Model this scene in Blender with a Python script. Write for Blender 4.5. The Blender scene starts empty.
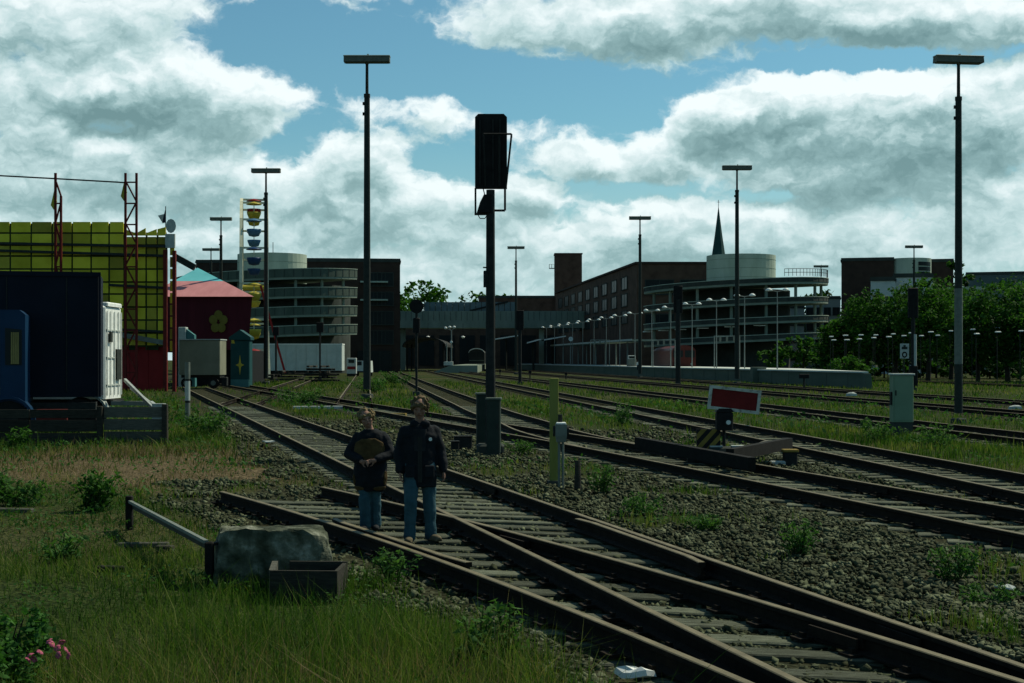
import bpy, bmesh, math, random
import numpy as np
from mathutils import Vector, Matrix
R = math.radians
rnd = random.Random(7)
rng = np.random.default_rng(11)
scene = bpy.context.scene
C = scene.collection
# ---------------------------------------------------------------- camera
FPX, CAMH, HOR = 1422.0, 2.0, 360.0
cam = bpy.data.cameras.new('camera'); camo = bpy.data.objects.new('camera', cam); C.objects.link(camo)
camo.location = (0, 0, CAMH); camo.rotation_euler = (R(90), 0, 0)
cam.sensor_width = 36.0; cam.lens = 36.0 * FPX / 1024.0; cam.shift_y = (HOR - 341.5) / 1024.0
cam.clip_start = 0.1; cam.clip_end = 12000
scene.camera = camo
# ---------------------------------------------------------------- light, exposure
scene.view_settings.view_transform = 'Standard'; scene.view_settings.look = 'None'
scene.view_settings.gamma = 1.0; scene.view_settings.exposure = 0.0
SUN_EL, SUN_AZ = 50.0, 55.0          # azimuth to the right of straight ahead
SKY_S = 0.1
EXPO = 1.0
sl = bpy.data.lights.new('sun', 'SUN'); sl.energy = 5.0; sl.angle = R(0.5); sl.color = (1.0, 0.93, 0.74)
so = bpy.data.objects.new('sun', sl); C.objects.link(so)
sd = Vector((math.sin(R(SUN_AZ)) * math.cos(R(SUN_EL)), math.cos(R(SUN_AZ)) * math.cos(R(SUN_EL)), math.sin(R(SUN_EL))))
so.rotation_euler = (-sd).to_track_quat('-Z', 'Y').to_euler(); so.location = (30, 30, 60)

# ---------------------------------------------------------------- node helper
class NT:
    def __init__(s, tree): s.t = tree; s.n = tree.nodes; s.l = tree.links
    def new(s, kind, **kw):
        nd = s.n.new(kind)
        for k, v in kw.items(): setattr(nd, k, v)
        return nd
    def put(s, sock, v):
        if isinstance(v, bpy.types.NodeSocket): s.l.new(v, sock)
        elif v is not None: sock.default_value = v
    def m(s, op, a, b=None, c=None, clamp=False):
        nd = s.new('ShaderNodeMath', operation=op); nd.use_clamp = clamp
        for i, v in enumerate((a, b, c)):
            if v is not None: s.put(nd.inputs[i], v)
        return nd.outputs[0]
    def vm(s, op, a, b=None, scale=None):
        nd = s.new('ShaderNodeVectorMath', operation=op)
        s.put(nd.inputs[0], a)
        if b is not None: s.put(nd.inputs[1], b)
        if scale is not None: s.put(nd.inputs['Scale'], scale)
        return nd.outputs[0]
    def noise(s, vec, scale, detail=4, rough=0.55, dist=0.0, out='Fac'):
        nd = s.new('ShaderNodeTexNoise'); s.put(nd.inputs['Vector'], vec)
        nd.inputs['Scale'].default_value = scale; nd.inputs['Detail'].default_value = detail
        nd.inputs['Roughness'].default_value = rough; nd.inputs['Distortion'].default_value = dist
        return nd.outputs[out]
    def smooth(s, x, a, b):
        nd = s.new('ShaderNodeMapRange', interpolation_type='SMOOTHSTEP')
        s.put(nd.inputs[0], x); nd.inputs[1].default_value = a; nd.inputs[2].default_value = b
        return nd.outputs[0]
    def mix(s, f, a, b, blend='MIX'):
        nd = s.new('ShaderNodeMix', data_type='RGBA', blend_type=blend)
        s.put(nd.inputs[0], f)
        for i, v in ((6, a), (7, b)):
            if isinstance(v, tuple) and len(v) == 3: v = v + (1,)
            s.put(nd.inputs[i], v)
        return nd.outputs[2]
    def ramp(s, f, stops):
        nd = s.new('ShaderNodeValToRGB'); s.put(nd.inputs[0], f); e = nd.color_ramp.elements
        while len(e) < len(stops): e.new(0.5)
        for el, (p, c) in zip(e, stops): el.position = p; el.color = c + (1,)
        return nd.outputs[0]

# ---------------------------------------------------------------- sky with cumulus clouds
def ae(px, py):
    a = math.atan((px - 512) / FPX); return a, math.atan((HOR - py) / FPX * math.cos(a))
CLOUDS = [  # where the cumulus stand (px, py, half width, half height, weight); negative = clear gap
    (50, 18, 190, 34, .55), (215, 8, 90, 16, .2), (195, 98, 130, 52, .95), (120, 78, 90, 42, .4), (30, 95, 110, 44, .45),
    (60, 165, 90, 48, .6), (165, 170, 85, 46, .65), (235, 190, 70, 44, .3), (40, 240, 190, 40, .55), (180, 248, 120, 34, .4),
    (345, 190, 72, 60, .65), (385, 158, 34, 34, .4), (300, 245, 90, 40, .4), (440, 222, 90, 40, .6), (510, 197, 56, 26, .6), (545, 192, 30, 18, .3),
    (420, 112, 130, 20, .22), (520, 128, 90, 14, .2), (590, 255, 150, 46, .55), (400, 275, 140, 30, .4), (580, 22, 150, 30, .6), (650, 42, 80, 20, .4),
    (790, 6, 200, 34, .8), (960, 22, 150, 30, .75), (850, 135, 190, 62, .95), (770, 96, 80, 30, .5), (960, 110, 130, 60, .6), (705, 120, 60, 28, .45),
    (580, 158, 52, 24, .75), (655, 165, 60, 26, .5), (880, 182, 130, 26, .4), (690, 225, 130, 34, .5), (880, 245, 190, 44, .55), (1000, 200, 90, 34, .4),
    (300, 45, 130, 44, -.85), (420, 70, 110, 30, -.6), (560, 92, 130, 34, -.7), (700, 78, 60, 20, -.3), (445, 160, 50, 22, -.4), (650, 122, 40, 14, -.3),
    (880, 58, 150, 13, -.6), (640, 192, 80, 12, -.35), (570, 222, 34, 16, -.3), (290, 160, 36, 34, -.35), (760, 196, 60, 10, -.25), (110, 128, 60, 12, -.2), (320, 118, 40, 22, -.3),
]
world = bpy.data.worlds.new('World'); scene.world = world; world.use_nodes = True
wt = NT(world.node_tree); wt.n.clear()
def cloud_group():
    g = bpy.data.node_groups.new('cloud_density', 'ShaderNodeTree')
    g.interface.new_socket('dir', in_out='INPUT', socket_type='NodeSocketVector')
    g.interface.new_socket('coarse', in_out='OUTPUT', socket_type='NodeSocketFloat')
    g.interface.new_socket('fine', in_out='OUTPUT', socket_type='NodeSocketFloat')
    t = NT(g); v = t.new('NodeGroupInput').outputs[0]; go = t.new('NodeGroupOutput')
    sp = t.new('ShaderNodeSeparateXYZ'); t.l.new(v, sp.inputs[0])
    az = t.m('ARCTAN2', sp.outputs[0], sp.outputs[1]); el = sp.outputs[2]
    acc = None
    for px, py, rx, ry, w in CLOUDS:
        a0, e0 = ae(px, py); ra, re = rx / FPX, ry / FPX; e0 = math.sin(e0)
        du = t.m('MULTIPLY_ADD', az, 1 / ra, -a0 / ra); dv = t.m('MULTIPLY_ADD', el, 1 / re, -e0 / re)
        q = t.m('MULTIPLY_ADD', dv, dv, t.m('MULTIPLY', du, du))
        q = t.m('SUBTRACT', 1.0, q, clamp=True)
        acc = t.m('MULTIPLY', q, w) if acc is None else t.m('MULTIPLY_ADD', q, w, acc)
    sv = t.vm('MULTIPLY', v, (1, 1, 1.7))
    low = t.m('MULTIPLY_ADD', t.noise(sv, 3.1, 2, .5), 1.5, -.72)
    inview = t.m('MULTIPLY', t.smooth(az, -.55, -.36), t.m('SUBTRACT', 1.0, t.smooth(az, .36, .55)))
    inview = t.m('MULTIPLY', inview, t.m('SUBTRACT', 1.0, t.smooth(el, .27, .42)))
    low = t.m('MULTIPLY', low, t.m('MULTIPLY_ADD', inview, -.85, 1.0))
    t.l.new(t.m('ADD', t.m('ADD', acc, low), t.m('MULTIPLY_ADD', inview, .36, -.34)), go.inputs[0])
    hi = t.m('MULTIPLY_ADD', t.noise(sv, 12, 9, .6), 1.3, -.65)
    bil = t.m('ABSOLUTE', t.m('SUBTRACT', t.noise(sv, 30, 4, .55), .5))
    t.l.new(t.m('MULTIPLY_ADD', bil, -1.5, t.m('ADD', hi, .13)), go.inputs[1])
    return g
def build_world():
    cg = cloud_group(); t = wt
    d0 = t.new('ShaderNodeTexCoord').outputs['Generated']
    wob = t.vm('SUBTRACT', t.noise(d0, 34, 5, .62, out='Color'), (.5, .5, .5))
    v0 = t.vm('ADD', d0, t.vm('MULTIPLY', wob, (.026, .026, .02)))
    def dens(v):
        n = t.new('ShaderNodeGroup'); n.node_tree = cg; t.l.new(v, n.inputs[0]); return n.outputs
    a, b = dens(v0), dens(t.vm('ADD', v0, (.004, 0, .013)))
    d = t.m('ADD', a[0], a[1])
    alpha = t.smooth(d, -.13, .33)
    thick = t.smooth(d, .2, 1.1)
    lit = t.m('MULTIPLY_ADD', t.m('SUBTRACT', a[0], b[0]), CK, t.m('MULTIPLY_ADD', t.m('SUBTRACT', a[1], b[1]), FK, .575))
    lit = t.m('MULTIPLY_ADD', thick, -.27, lit, clamp=True)
    rim = t.m('SUBTRACT', 1.0, t.smooth(d, .1, .5))
    lit = t.m('MULTIPLY_ADD', rim, .17, lit, clamp=True)
    cloud = t.ramp(lit, [(0, (.17, .30, .31)), (.28, (.29, .46, .47)), (.55, (.54, .72, .73)), (.84, (.82, .94, .95)), (1, (.95, 1.04, 1.04))])
    sky = t.new('ShaderNodeTexSky'); sky.sky_type = 'NISHITA'; sky.sun_disc = False
    sky.sun_elevation = R(SUN_EL); sky.sun_rotation = R(SUN_AZ); sky.air_density = 1.0; sky.dust_density = .6; sky.ozone_density = 2.2
    # keep the physical sky, tone it to the cool film stock
    blue = t.vm('MULTIPLY', sky.outputs[0], SKY_TINT)
    cl = t.vm('SCALE', cloud, scale=EXPO / SKY_S)
    sp = t.new('ShaderNodeSeparateXYZ'); t.l.new(d0, sp.inputs[0])
    low = t.m('SUBTRACT', 1.0, t.smooth(sp.outputs[2], .01, .17))
    pale = t.vm('SCALE', (.42, .625, .65), scale=EXPO / SKY_S)
    blue = t.mix(low, blue, pale)
    cl = t.mix(t.m('MULTIPLY', low, .22), cl, pale)
    col = t.mix(t.m('MULTIPLY', alpha, .96), blue, cl)
    bg = t.new('ShaderNodeBackground'); t.l.new(col, bg.inputs[0]); bg.inputs[1].default_value = SKY_S
    out = t.new('ShaderNodeOutputWorld'); t.l.new(bg.outputs[0], out.inputs[0])
    world.cycles.sampling_method = 'MANUAL'; world.cycles.sample_map_resolution = 256
CK, FK = .85, .95
SKY_TINT = (.57, .92, .87)
build_world()
# ---------------------------------------------------------------- materials
MATS = {}
def mat(name, cols, scale=6.0, rough=.8, metal=0.0, bump=.0, bscale=40.0, detail=5, lo=.3, hi=.7, stretch=(1, 1, 1), spec=.1, objvar=0.0, top=None, trans=0.0, space='Object'):
    """noise-mottled surface between the colours in cols; top = (colour, amount) worn where the surface faces up"""
    m = bpy.data.materials.new(name); m.use_nodes = True; t = NT(m.node_tree); t.n.clear()
    co = t.new('ShaderNodeTexCoord').outputs[space]
    if stretch != (1, 1, 1): co = t.vm('MULTIPLY', co, stretch)
    n = t.noise(co, scale, detail, .6)
    if len(cols) == 1: cols = [tuple(c * .82 for c in cols[0]), tuple(min(1, c * 1.18) for c in cols[0])]
    st = [(lo + (hi - lo) * i / (len(cols) - 1), c) for i, c in enumerate(cols)]
    col = t.ramp(n, st)
    if objvar:
        oi = t.new('ShaderNodeObjectInfo').outputs['Random']
        k = t.m('MULTIPLY_ADD', oi, 2 * objvar, 1 - objvar)
        col = t.vm('SCALE', col, scale=k)
    if top:
        g = t.new('ShaderNodeNewGeometry'); sp = t.new('ShaderNodeSeparateXYZ'); t.l.new(g.outputs['True Normal'], sp.inputs[0])
        f = t.m('MULTIPLY', t.smooth(sp.outputs[2], .55, .9), top[1])
        col = t.mix(f, col, top[0])
    bs = t.new('ShaderNodeBsdfPrincipled'); t.l.new(col, bs.inputs['Base Color'])
    bs.inputs['Roughness'].default_value = rough; bs.inputs['Metallic'].default_value = metal
    bs.inputs['Specular IOR Level'].default_value = spec
    if bump:
        b = t.new('ShaderNodeBump'); b.inputs['Strength'].default_value = bump; b.inputs['Distance'].default_value = .02
        t.l.new(t.noise(co, bscale, 4, .6), b.inputs['Height']); t.l.new(b.outputs[0], bs.inputs['Normal'])
    out = t.new('ShaderNodeOutputMaterial')
    if trans:
        tr = t.new('ShaderNodeBsdfTranslucent'); t.l.new(t.vm('MULTIPLY', col, (1.1, 1.35, .7)), tr.inputs[0])
        mx = t.new('ShaderNodeMixShader'); mx.inputs[0].default_value = trans
        t.l.new(bs.outputs[0], mx.inputs[1]); t.l.new(tr.outputs[0], mx.inputs[2]); t.l.new(mx.outputs[0], out.inputs[0])
    else: t.l.new(bs.outputs[0], out.inputs[0])
    MATS[name] = m; return m
def leafmat(name, cols, trans=.35, rough=.6):
    """foliage: colour from a per-face attribute 'v' (0..1)"""
    m = bpy.data.materials.new(name); m.use_nodes = True; t = NT(m.node_tree); t.n.clear()
    a = t.new('ShaderNodeAttribute', attribute_name='v').outputs['Fac']
    col = t.ramp(a, [(i / (len(cols) - 1), c) for i, c in enumerate(cols)])
    bs = t.new('ShaderNodeBsdfPrincipled'); t.l.new(col, bs.inputs['Base Color']); bs.inputs['Roughness'].default_value = rough
    bs.inputs['Specular IOR Level'].default_value = .03
    tr = t.new('ShaderNodeBsdfTranslucent'); t.l.new(t.vm('MULTIPLY', col, (1.15, 1.4, .6)), tr.inputs[0])
    mx = t.new('ShaderNodeMixShader'); mx.inputs[0].default_value = trans
    t.l.new(bs.outputs[0], mx.inputs[1]); t.l.new(tr.outputs[0], mx.inputs[2])
    out = t.new('ShaderNodeOutputMaterial'); t.l.new(mx.outputs[0], out.inputs[0])
    MATS[name] = m; return m
def glass(name, col, rough=.4):
    m = bpy.data.materials.new(name); m.use_nodes = True; t = NT(m.node_tree)
    bs = t.n['Principled BSDF']; co = t.new('ShaderNodeTexCoord').outputs['Object']
    t.l.new(t.ramp(t.noise(co, .8, 2), [(.3, tuple(c * .7 for c in col)), (.7, col)]), bs.inputs['Base Color'])
    bs.inputs['Roughness'].default_value = rough; bs.inputs['Specular IOR Level'].default_value = .12
    MATS[name] = m; return m

# ---------------------------------------------------------------- mesh builder
class MB:
    def __init__(s): s.v = []; s.f = []; s.mi = []
    def add(s, vs, fs, mi=0):
        o = len(s.v); s.v += [tuple(p) for p in vs]
        for f in fs: s.f.append(tuple(i + o for i in f)); s.mi.append(mi)
        return s
    def box(s, c, d, rot=None, taper=(1, 1), mi=0):
        x, y, z = d[0] / 2, d[1] / 2, d[2] / 2; tx, ty = taper
        vs = [Vector(p) for p in ((-x, -y, -z), (x, -y, -z), (x, y, -z), (-x, y, -z), (-x * tx, -y * ty, z), (x * tx, -y * ty, z), (x * tx, y * ty, z), (-x * tx, y * ty, z))]
        if rot is not None:
            if not isinstance(rot, Matrix): rot = Matrix.Rotation(rot, 3, 'Z')
            vs = [rot @ p for p in vs]
        c = Vector(c)
        return s.add([p + c for p in vs], [(0, 3, 2, 1), (4, 5, 6, 7), (0, 1, 5, 4), (1, 2, 6, 5), (2, 3, 7, 6), (3, 0, 4, 7)], mi)
    def bbox(s, c, d, b=.02, rot=None, mi=0):
        """box with chamfered vertical and top edges"""
        x, y, z = d[0] / 2, d[1] / 2, d[2] / 2; b = min(b, x * .9, y * .9, z * .9)
        def ring(xx, yy, bb, zz): return [(-xx + bb, -yy, zz), (xx - bb, -yy, zz), (xx, -yy + bb, zz), (xx, yy - bb, zz), (xx - bb, yy, zz), (-xx + bb, yy, zz), (-xx, yy - bb, zz), (-xx, -yy + bb, zz)]
        vs = ring(x, y, b, -z) + ring(x, y, b, z - b) + ring(x - b, y - b, b * .5, z)
        fs = [tuple(range(7, -1, -1)), tuple(range(16, 24))]
        for k in range(2):
            for i in range(8): fs.append((k * 8 + i, k * 8 + (i + 1) % 8, k * 8 + 8 + (i + 1) % 8, k * 8 + 8 + i))
        vs = [Vector(p) for p in vs]
        if rot is not None:
            if not isinstance(rot, Matrix): rot = Matrix.Rotation(rot, 3, 'Z')
            vs = [rot @ p for p in vs]
        c = Vector(c); return s.add([p + c for p in vs], fs, mi)
    def tube(s, p0, p1, r0, r1=None, n=8, caps=True, mi=0):
        r1 = r0 if r1 is None else r1; p0, p1 = Vector(p0), Vector(p1); d = (p1 - p0).normalized()
        u = d.orthogonal().normalized(); w = d.cross(u)
        vs = [p + (u * math.cos(2 * math.pi * i / n) + w * math.sin(2 * math.pi * i / n)) * r for p, r in ((p0, r0), (p1, r1)) for i in range(n)]
        fs = [(i, (i + 1) % n, n + (i + 1) % n, n + i) for i in range(n)]
        if caps: fs += [tuple(range(n - 1, -1, -1)), tuple(range(n, 2 * n))]
        return s.add(vs, fs, mi)
    def bar(s, p0, p1, w, h, mi=0):
        """rectangular bar between two points"""
        p0, p1 = Vector(p0), Vector(p1); d = p1 - p0; L = d.length; q = d.to_track_quat('Y', 'Z').to_matrix()
        return s.box((p0 + p1) / 2, (w, L, h), q, mi=mi)
    def path(s, pts, rad, n=6, mi=0):
        for i in range(len(pts) - 1):
            r0 = rad[i] if isinstance(rad, (list, tuple)) else rad; r1 = rad[i + 1] if isinstance(rad, (list, tuple)) else rad
            s.tube(pts[i], pts[i + 1], r0, r1, n, mi=mi)
        return s
    def lathe(s, prof, n=16, c=(0, 0, 0), a0=0.0, a1=2 * math.pi, mi=0, close=False):
        full = abs(a1 - a0) > 6.28; k = n if full else n + 1; vs = []
        for r, z in prof:
            for i in range(k):
                a = a0 + (a1 - a0) * i / n; vs.append((c[0] + r * math.cos(a), c[1] + r * math.sin(a), c[2] + z))
        fs = []
        m = len(prof)
        for j in range(m if close else m - 1):
            jj = (j + 1) % m
            for i in range(n):
                i2 = (i + 1) % k; fs.append((j * k + i, j * k + i2, jj * k + i2, jj * k + i))
        if not full and close: fs += [tuple(j * k for j in range(m))[::-1], tuple(j * k + k - 1 for j in range(m))]
        return s.add(vs, fs, mi)
    def ell(s, c, r, n=10, m=7, rot=None, mi=0):
        vs = []; fs = []
        for j in range(1, m):
            th = math.pi * j / m
            for i in range(n):
                a = 2 * math.pi * i / n; p = Vector((r[0] * math.sin(th) * math.cos(a), r[1] * math.sin(th) * math.sin(a), r[2] * math.cos(th)))
                vs.append(p)
        vs += [Vector((0, 0, r[2])), Vector((0, 0, -r[2]))]
        for j in range(m - 2):
            for i in range(n): fs.append((j * n + i, (j + 1) * n + i, (j + 1) * n + (i + 1) % n, j * n + (i + 1) % n))
        t = len(vs) - 2
        for i in range(n): fs.append((t, i, (i + 1) % n)); fs.append((t + 1, (m - 2) * n + (i + 1) % n, (m - 2) * n + i))
        if rot is not None: vs = [rot @ p for p in vs]
        c = Vector(c); return s.add([p + c for p in vs], fs, mi)
    def prism(s, poly, axis, a, b, mi=0):
        """extrude a 2-D polygon along axis ('x','y','z') from a to b"""
        def P(p, t): return {'x': (t, p[0], p[1]), 'y': (p[0], t, p[1]), 'z': (p[0], p[1], t)}[axis]
        n = len(poly); vs = [P(p, a) for p in poly] + [P(p, b) for p in poly]
        return s.add(vs, [tuple(range(n - 1, -1, -1)), tuple(range(n, 2 * n))] + [(i, (i + 1) % n, n + (i + 1) % n, n + i) for i in range(n)], mi)
    def loft(s, rings, mi=0, caps=True):
        n = len(rings[0]); fs = []
        for j in range(len(rings) - 1):
            for i in range(n): fs.append((j * n + i, j * n + (i + 1) % n, (j + 1) * n + (i + 1) % n, (j + 1) * n + i))
        if caps: fs += [tuple(range(n - 1, -1, -1)), tuple(range((len(rings) - 1) * n, len(rings) * n))]
        return s.add([p for r in rings for p in r], fs, mi)
    def mesh(s, name, ms, smooth=False):
        me = bpy.data.meshes.new(name); me.from_pydata(s.v, [], s.f)
        for m in (ms if isinstance(ms, (list, tuple)) else [ms]): me.materials.append(m)
        if any(s.mi): me.polygons.foreach_set('material_index', s.mi)
        bm = bmesh.new(); bm.from_mesh(me); bmesh.ops.recalc_face_normals(bm, faces=bm.faces[:]); bm.to_mesh(me); bm.free()
        if smooth: me.polygons.foreach_set('use_smooth', [True] * len(me.polygons))
        return me
    def build(s, name, ms, parent=None, smooth=False, loc=None, rotz=None):
        o = bpy.data.objects.new(name, s.mesh(name, ms, smooth)); C.objects.link(o)
        if parent is not None: o.parent = parent
        if loc is not None: o.location = loc
        if rotz is not None: o.rotation_euler = (0, 0, rotz)
        return o
def link(name, me, parent=None, loc=(0, 0, 0), rot=(0, 0, 0), scale=(1, 1, 1)):
    o = bpy.data.objects.new(name, me); C.objects.link(o); o.parent = parent
    o.location = loc; o.rotation_euler = rot; o.scale = scale; return o
def thing(name, label, cat, loc=(0, 0, 0), rotz=0.0, group=None):
    o = bpy.data.objects.new(name, None); C.objects.link(o); o.location = loc; o.rotation_euler = (0, 0, rotz); o.empty_display_size = .3
    return tag(o, label, cat, group)
def tag(o, label, cat, group=None):
    o['label'] = label; o['category'] = cat
    if group: o['group'] = group
    return o
def kind(o, k, label=None):
    o['kind'] = k
    if label: o['label'] = label
    return o
def dup(root, loc, rotz=None, label=None, scale=None):
    r = root.copy(); C.objects.link(r); r.location = loc
    if rotz is not None: r.rotation_euler = (0, 0, rotz)
    if label: r['label'] = label
    if scale is not None: r.scale = (scale,) * 3
    for ch in list(root.children):
        c = ch.copy(); C.objects.link(c); c.parent = r
        for g in list(ch.children): d = g.copy(); C.objects.link(d); d.parent = c
    return r
def soup(name, V, F, m, attr=None, parent=None, smooth=False):
    """big mesh from numpy arrays: V (n,3), F (m,k) faces of one size"""
    me = bpy.data.meshes.new(name); k = F.shape[1]
    me.vertices.add(len(V)); me.vertices.foreach_set('co', np.ascontiguousarray(V, dtype=np.float32).ravel())
    me.loops.add(F.size); me.loops.foreach_set('vertex_index', np.ascontiguousarray(F, dtype=np.int32).ravel())
    me.polygons.add(len(F)); me.polygons.foreach_set('loop_start', np.arange(0, F.size, k, dtype=np.int32))
    if attr is not None:
        a = me.attributes.new('v', 'FLOAT', 'FACE'); a.data.foreach_set('value', np.ascontiguousarray(attr, dtype=np.float32))
    if smooth: me.polygons.foreach_set('use_smooth', np.ones(len(F), dtype=bool))
    me.materials.append(m); me.update(calc_edges=True)
    o = bpy.data.objects.new(name, me); C.objects.link(o)
    if parent is not None: o.parent = parent
    return o
# where a point of the photograph lies: on the ground (z given) or at a distance Y
def gp(px, py, z=0.0):
    Y = FPX * (CAMH - z) / (py - HOR); return Vector(((px - 512) * Y / FPX, Y, z))
def at(px, py, Y): return Vector(((px - 512) * Y / FPX, Y, CAMH - (py - HOR) * Y / FPX))
def X(px, Y): return (px - 512) * Y / FPX
def Z(py, Y): return CAMH - (py - HOR) * Y / FPX
# ---------------------------------------------------------------- shared materials
mat('rail_rust', [(.008, .0068, .005), (.021, .0155, .010)], 9, .9, bump=.3)
mat('rail_head', [(.092, .078, .044), (.16, .138, .08)], 5, .6, bump=.15, bscale=80)
mat('sleeper_wood', [(.026, .030, .019), (.075, .085, .058), (.16, .175, .125)], 7, .95, bump=.6, bscale=30, stretch=(1, 9, 9), objvar=.4)
mat('old_timber', [(.02, .02, .016), (.045, .043, .033)], 6, .95, bump=.6, stretch=(1, 8, 8), objvar=.3)
mat('grey_timber', [(.05, .052, .042), (.10, .10, .08)], 5, .9, bump=.5, stretch=(1, 9, 9), objvar=.25)
mat('pale_timber', [(.16, .17, .13), (.30, .31, .25)], 5, .9, bump=.4, stretch=(1, 9, 9), objvar=.15)
mat('dark_steel', [(.012, .014, .013), (.028, .03, .027)], 7, .7, bump=.1)
mat('black_paint', [(.008, .009, .009), (.016, .017, .016)], 5, .7, spec=.08)
mat('mast_steel', [(.017, .022, .018), (.032, .038, .032)], 6, .65, bump=.1)
mat('lamp_grey', [(.10, .12, .10), (.16, .18, .15)], 5, .6)
mat('pale_grey', [(.30, .34, .31), (.42, .46, .42)], 4, .7, bump=.1)
mat('white_paint', [(.55, .58, .54), (.74, .77, .72)], 5, .6, bump=.05)
mat('concrete', [(.14, .18, .14), (.21, .25, .20)], .55, .9, bump=.2, bscale=8, stretch=(1, 1, .35))
mat('concrete_pale', [(.27, .33, .26), (.37, .43, .35)], .6, .9, bump=.2, bscale=8, stretch=(1, 1, .35))
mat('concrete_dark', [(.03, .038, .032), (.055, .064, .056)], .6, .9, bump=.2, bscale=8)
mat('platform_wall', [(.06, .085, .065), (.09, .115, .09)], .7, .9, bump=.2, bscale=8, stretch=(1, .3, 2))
mat('ramp_parapet', [(.05, .072, .055), (.085, .11, .088)], .6, .9, bump=.1, stretch=(1, 1, .4))
mat('brick', [(.055, .034, .024), (.085, .052, .036), (.105, .066, .046)], .6, .95, bump=.3, bscale=10)
mat('brick_dark', [(.032, .022, .018), (.055, .037, .028)], .6, .95, bump=.3, bscale=10)
mat('stone', [(.018, .024, .014), (.05, .058, .038), (.11, .12, .085), (.27, .28, .22)], 4.5, .95, bump=1.0, bscale=22, lo=.34, hi=.68)
mat('soil_rubble', [(.015, .016, .01), (.05, .052, .035)], 9, 1, bump=.8)
mat('ballast_stone', [(.008, .010, .005), (.038, .046, .024), (.135, .155, .09)], 3.1, .95, bump=.3, bscale=90, detail=3, lo=.25, hi=.72)
glass('dark_glass', (.012, .018, .018))
leafmat('grass_blade', [(.009, .030, .005), (.024, .060, .009), (.055, .10, .017), (.105, .125, .032), (.18, .16, .065)])
leafmat('straw_blade', [(.045, .05, .015), (.12, .085, .045), (.19, .14, .085), (.22, .155, .10)])
leafmat('leaf', [(.008, .028, .006), (.018, .056, .010), (.036, .098, .015), (.05, .12, .02)], .3)
leafmat('weed_leaf', [(.012, .042, .010), (.03, .085, .02), (.065, .13, .035)], .3)
mat('bark', [(.02, .018, .013), (.045, .04, .03)], 6, .95, bump=.6, stretch=(4, 4, 1))

# ---------------------------------------------------------------- track geometry
def vnoise(x, y, s, seed=0):
    x = np.asarray(x, float) * s + seed * 17.3; y = np.asarray(y, float) * s + seed * 9.1
    xi = np.floor(x).astype(np.int64); yi = np.floor(y).astype(np.int64); fx = x - xi; fy = y - yi
    fx = fx * fx * (3 - 2 * fx); fy = fy * fy * (3 - 2 * fy)
    def h(a, b):
        k = (a * 374761393 + b * 668265263 + seed * 1442695041) & 0xffffffff
        k = ((k ^ (k >> 13)) * 1274126177) & 0xffffffff
        return ((k ^ (k >> 16)) & 0xffff) / 65535.0
    return (h(xi, yi) * (1 - fx) + h(xi + 1, yi) * fx) * (1 - fy) + (h(xi, yi + 1) * (1 - fx) + h(xi + 1, yi + 1) * fx) * fy
def fbm(x, y, s, seed=0, o=4):
    return sum(vnoise(x, y, s * 2 ** k, seed + k) * .5 ** k for k in range(o)) / sum(.5 ** k for k in range(o))
def spline(pts):
    """smooth X(Y) through (X, Y) points (monotone in Y)"""
    ys = np.array([p[1] for p in pts], float); xs = np.array([p[0] for p in pts], float)
    m = np.gradient(xs, ys)
    def f(Y):
        Y = np.asarray(Y, float); i = np.clip(np.searchsorted(ys, Y) - 1, 0, len(ys) - 2)
        h = ys[i + 1] - ys[i]; t = (Y - ys[i]) / h; tc = np.clip(t, 0, 1)
        r = ((2 * tc**3 - 3 * tc**2 + 1) * xs[i] + (tc**3 - 2 * tc**2 + tc) * h * m[i] + (-2 * tc**3 + 3 * tc**2) * xs[i + 1] + (tc**3 - tc**2) * h * m[i + 1])
        return r + np.where(t < 0, (Y - ys[0]) * m[0], 0) + np.where(t > 1, (Y - ys[-1]) * m[-1], 0)
    return f
T2 = lambda Y: 1.672 - .2707 * (np.asarray(Y, float) - 10.96)
T1 = lambda Y: T2(Y) - .0077 * np.maximum(np.asarray(Y, float) - 2.2, 0) ** 2
T3 = spline([(8.35, 7), (5.5, 17.8), (3.69, 24.8), (1.9, 31.5), (-1.35, 42.4), (-11.2, 75.2), (-19.6, 103), (-26.2, 125)])
T3B = spline([(float(T3(29.0)), 29), (float(T3(33)) + .21, 33), (float(T3(37.6)) + .78, 37.6), (.38, 42.4), (-.4, 48.3), (-2.1, 64.2), (-6.6, 107), (-12, 160)])
T4 = lambda Y: 7.53 - .097 * (np.asarray(Y, float) - 23.3)
T5 = lambda Y: 11.67 - .105 * (np.asarray(Y, float) - 43.1)
T6 = lambda Y: 17.2 - .103 * (np.asarray(Y, float) - 59.8)
T7 = lambda Y: 21.8 - .1 * (np.asarray(Y, float) - 75)
T8 = lambda Y: 36.8 - .1 * (np.asarray(Y, float) - 119.6)
L1 = lambda Y: -7.3 - .102 * (np.asarray(Y, float) - 66)
L2 = lambda Y: -15.3 - .108 * (np.asarray(Y, float) - 94)
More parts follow.
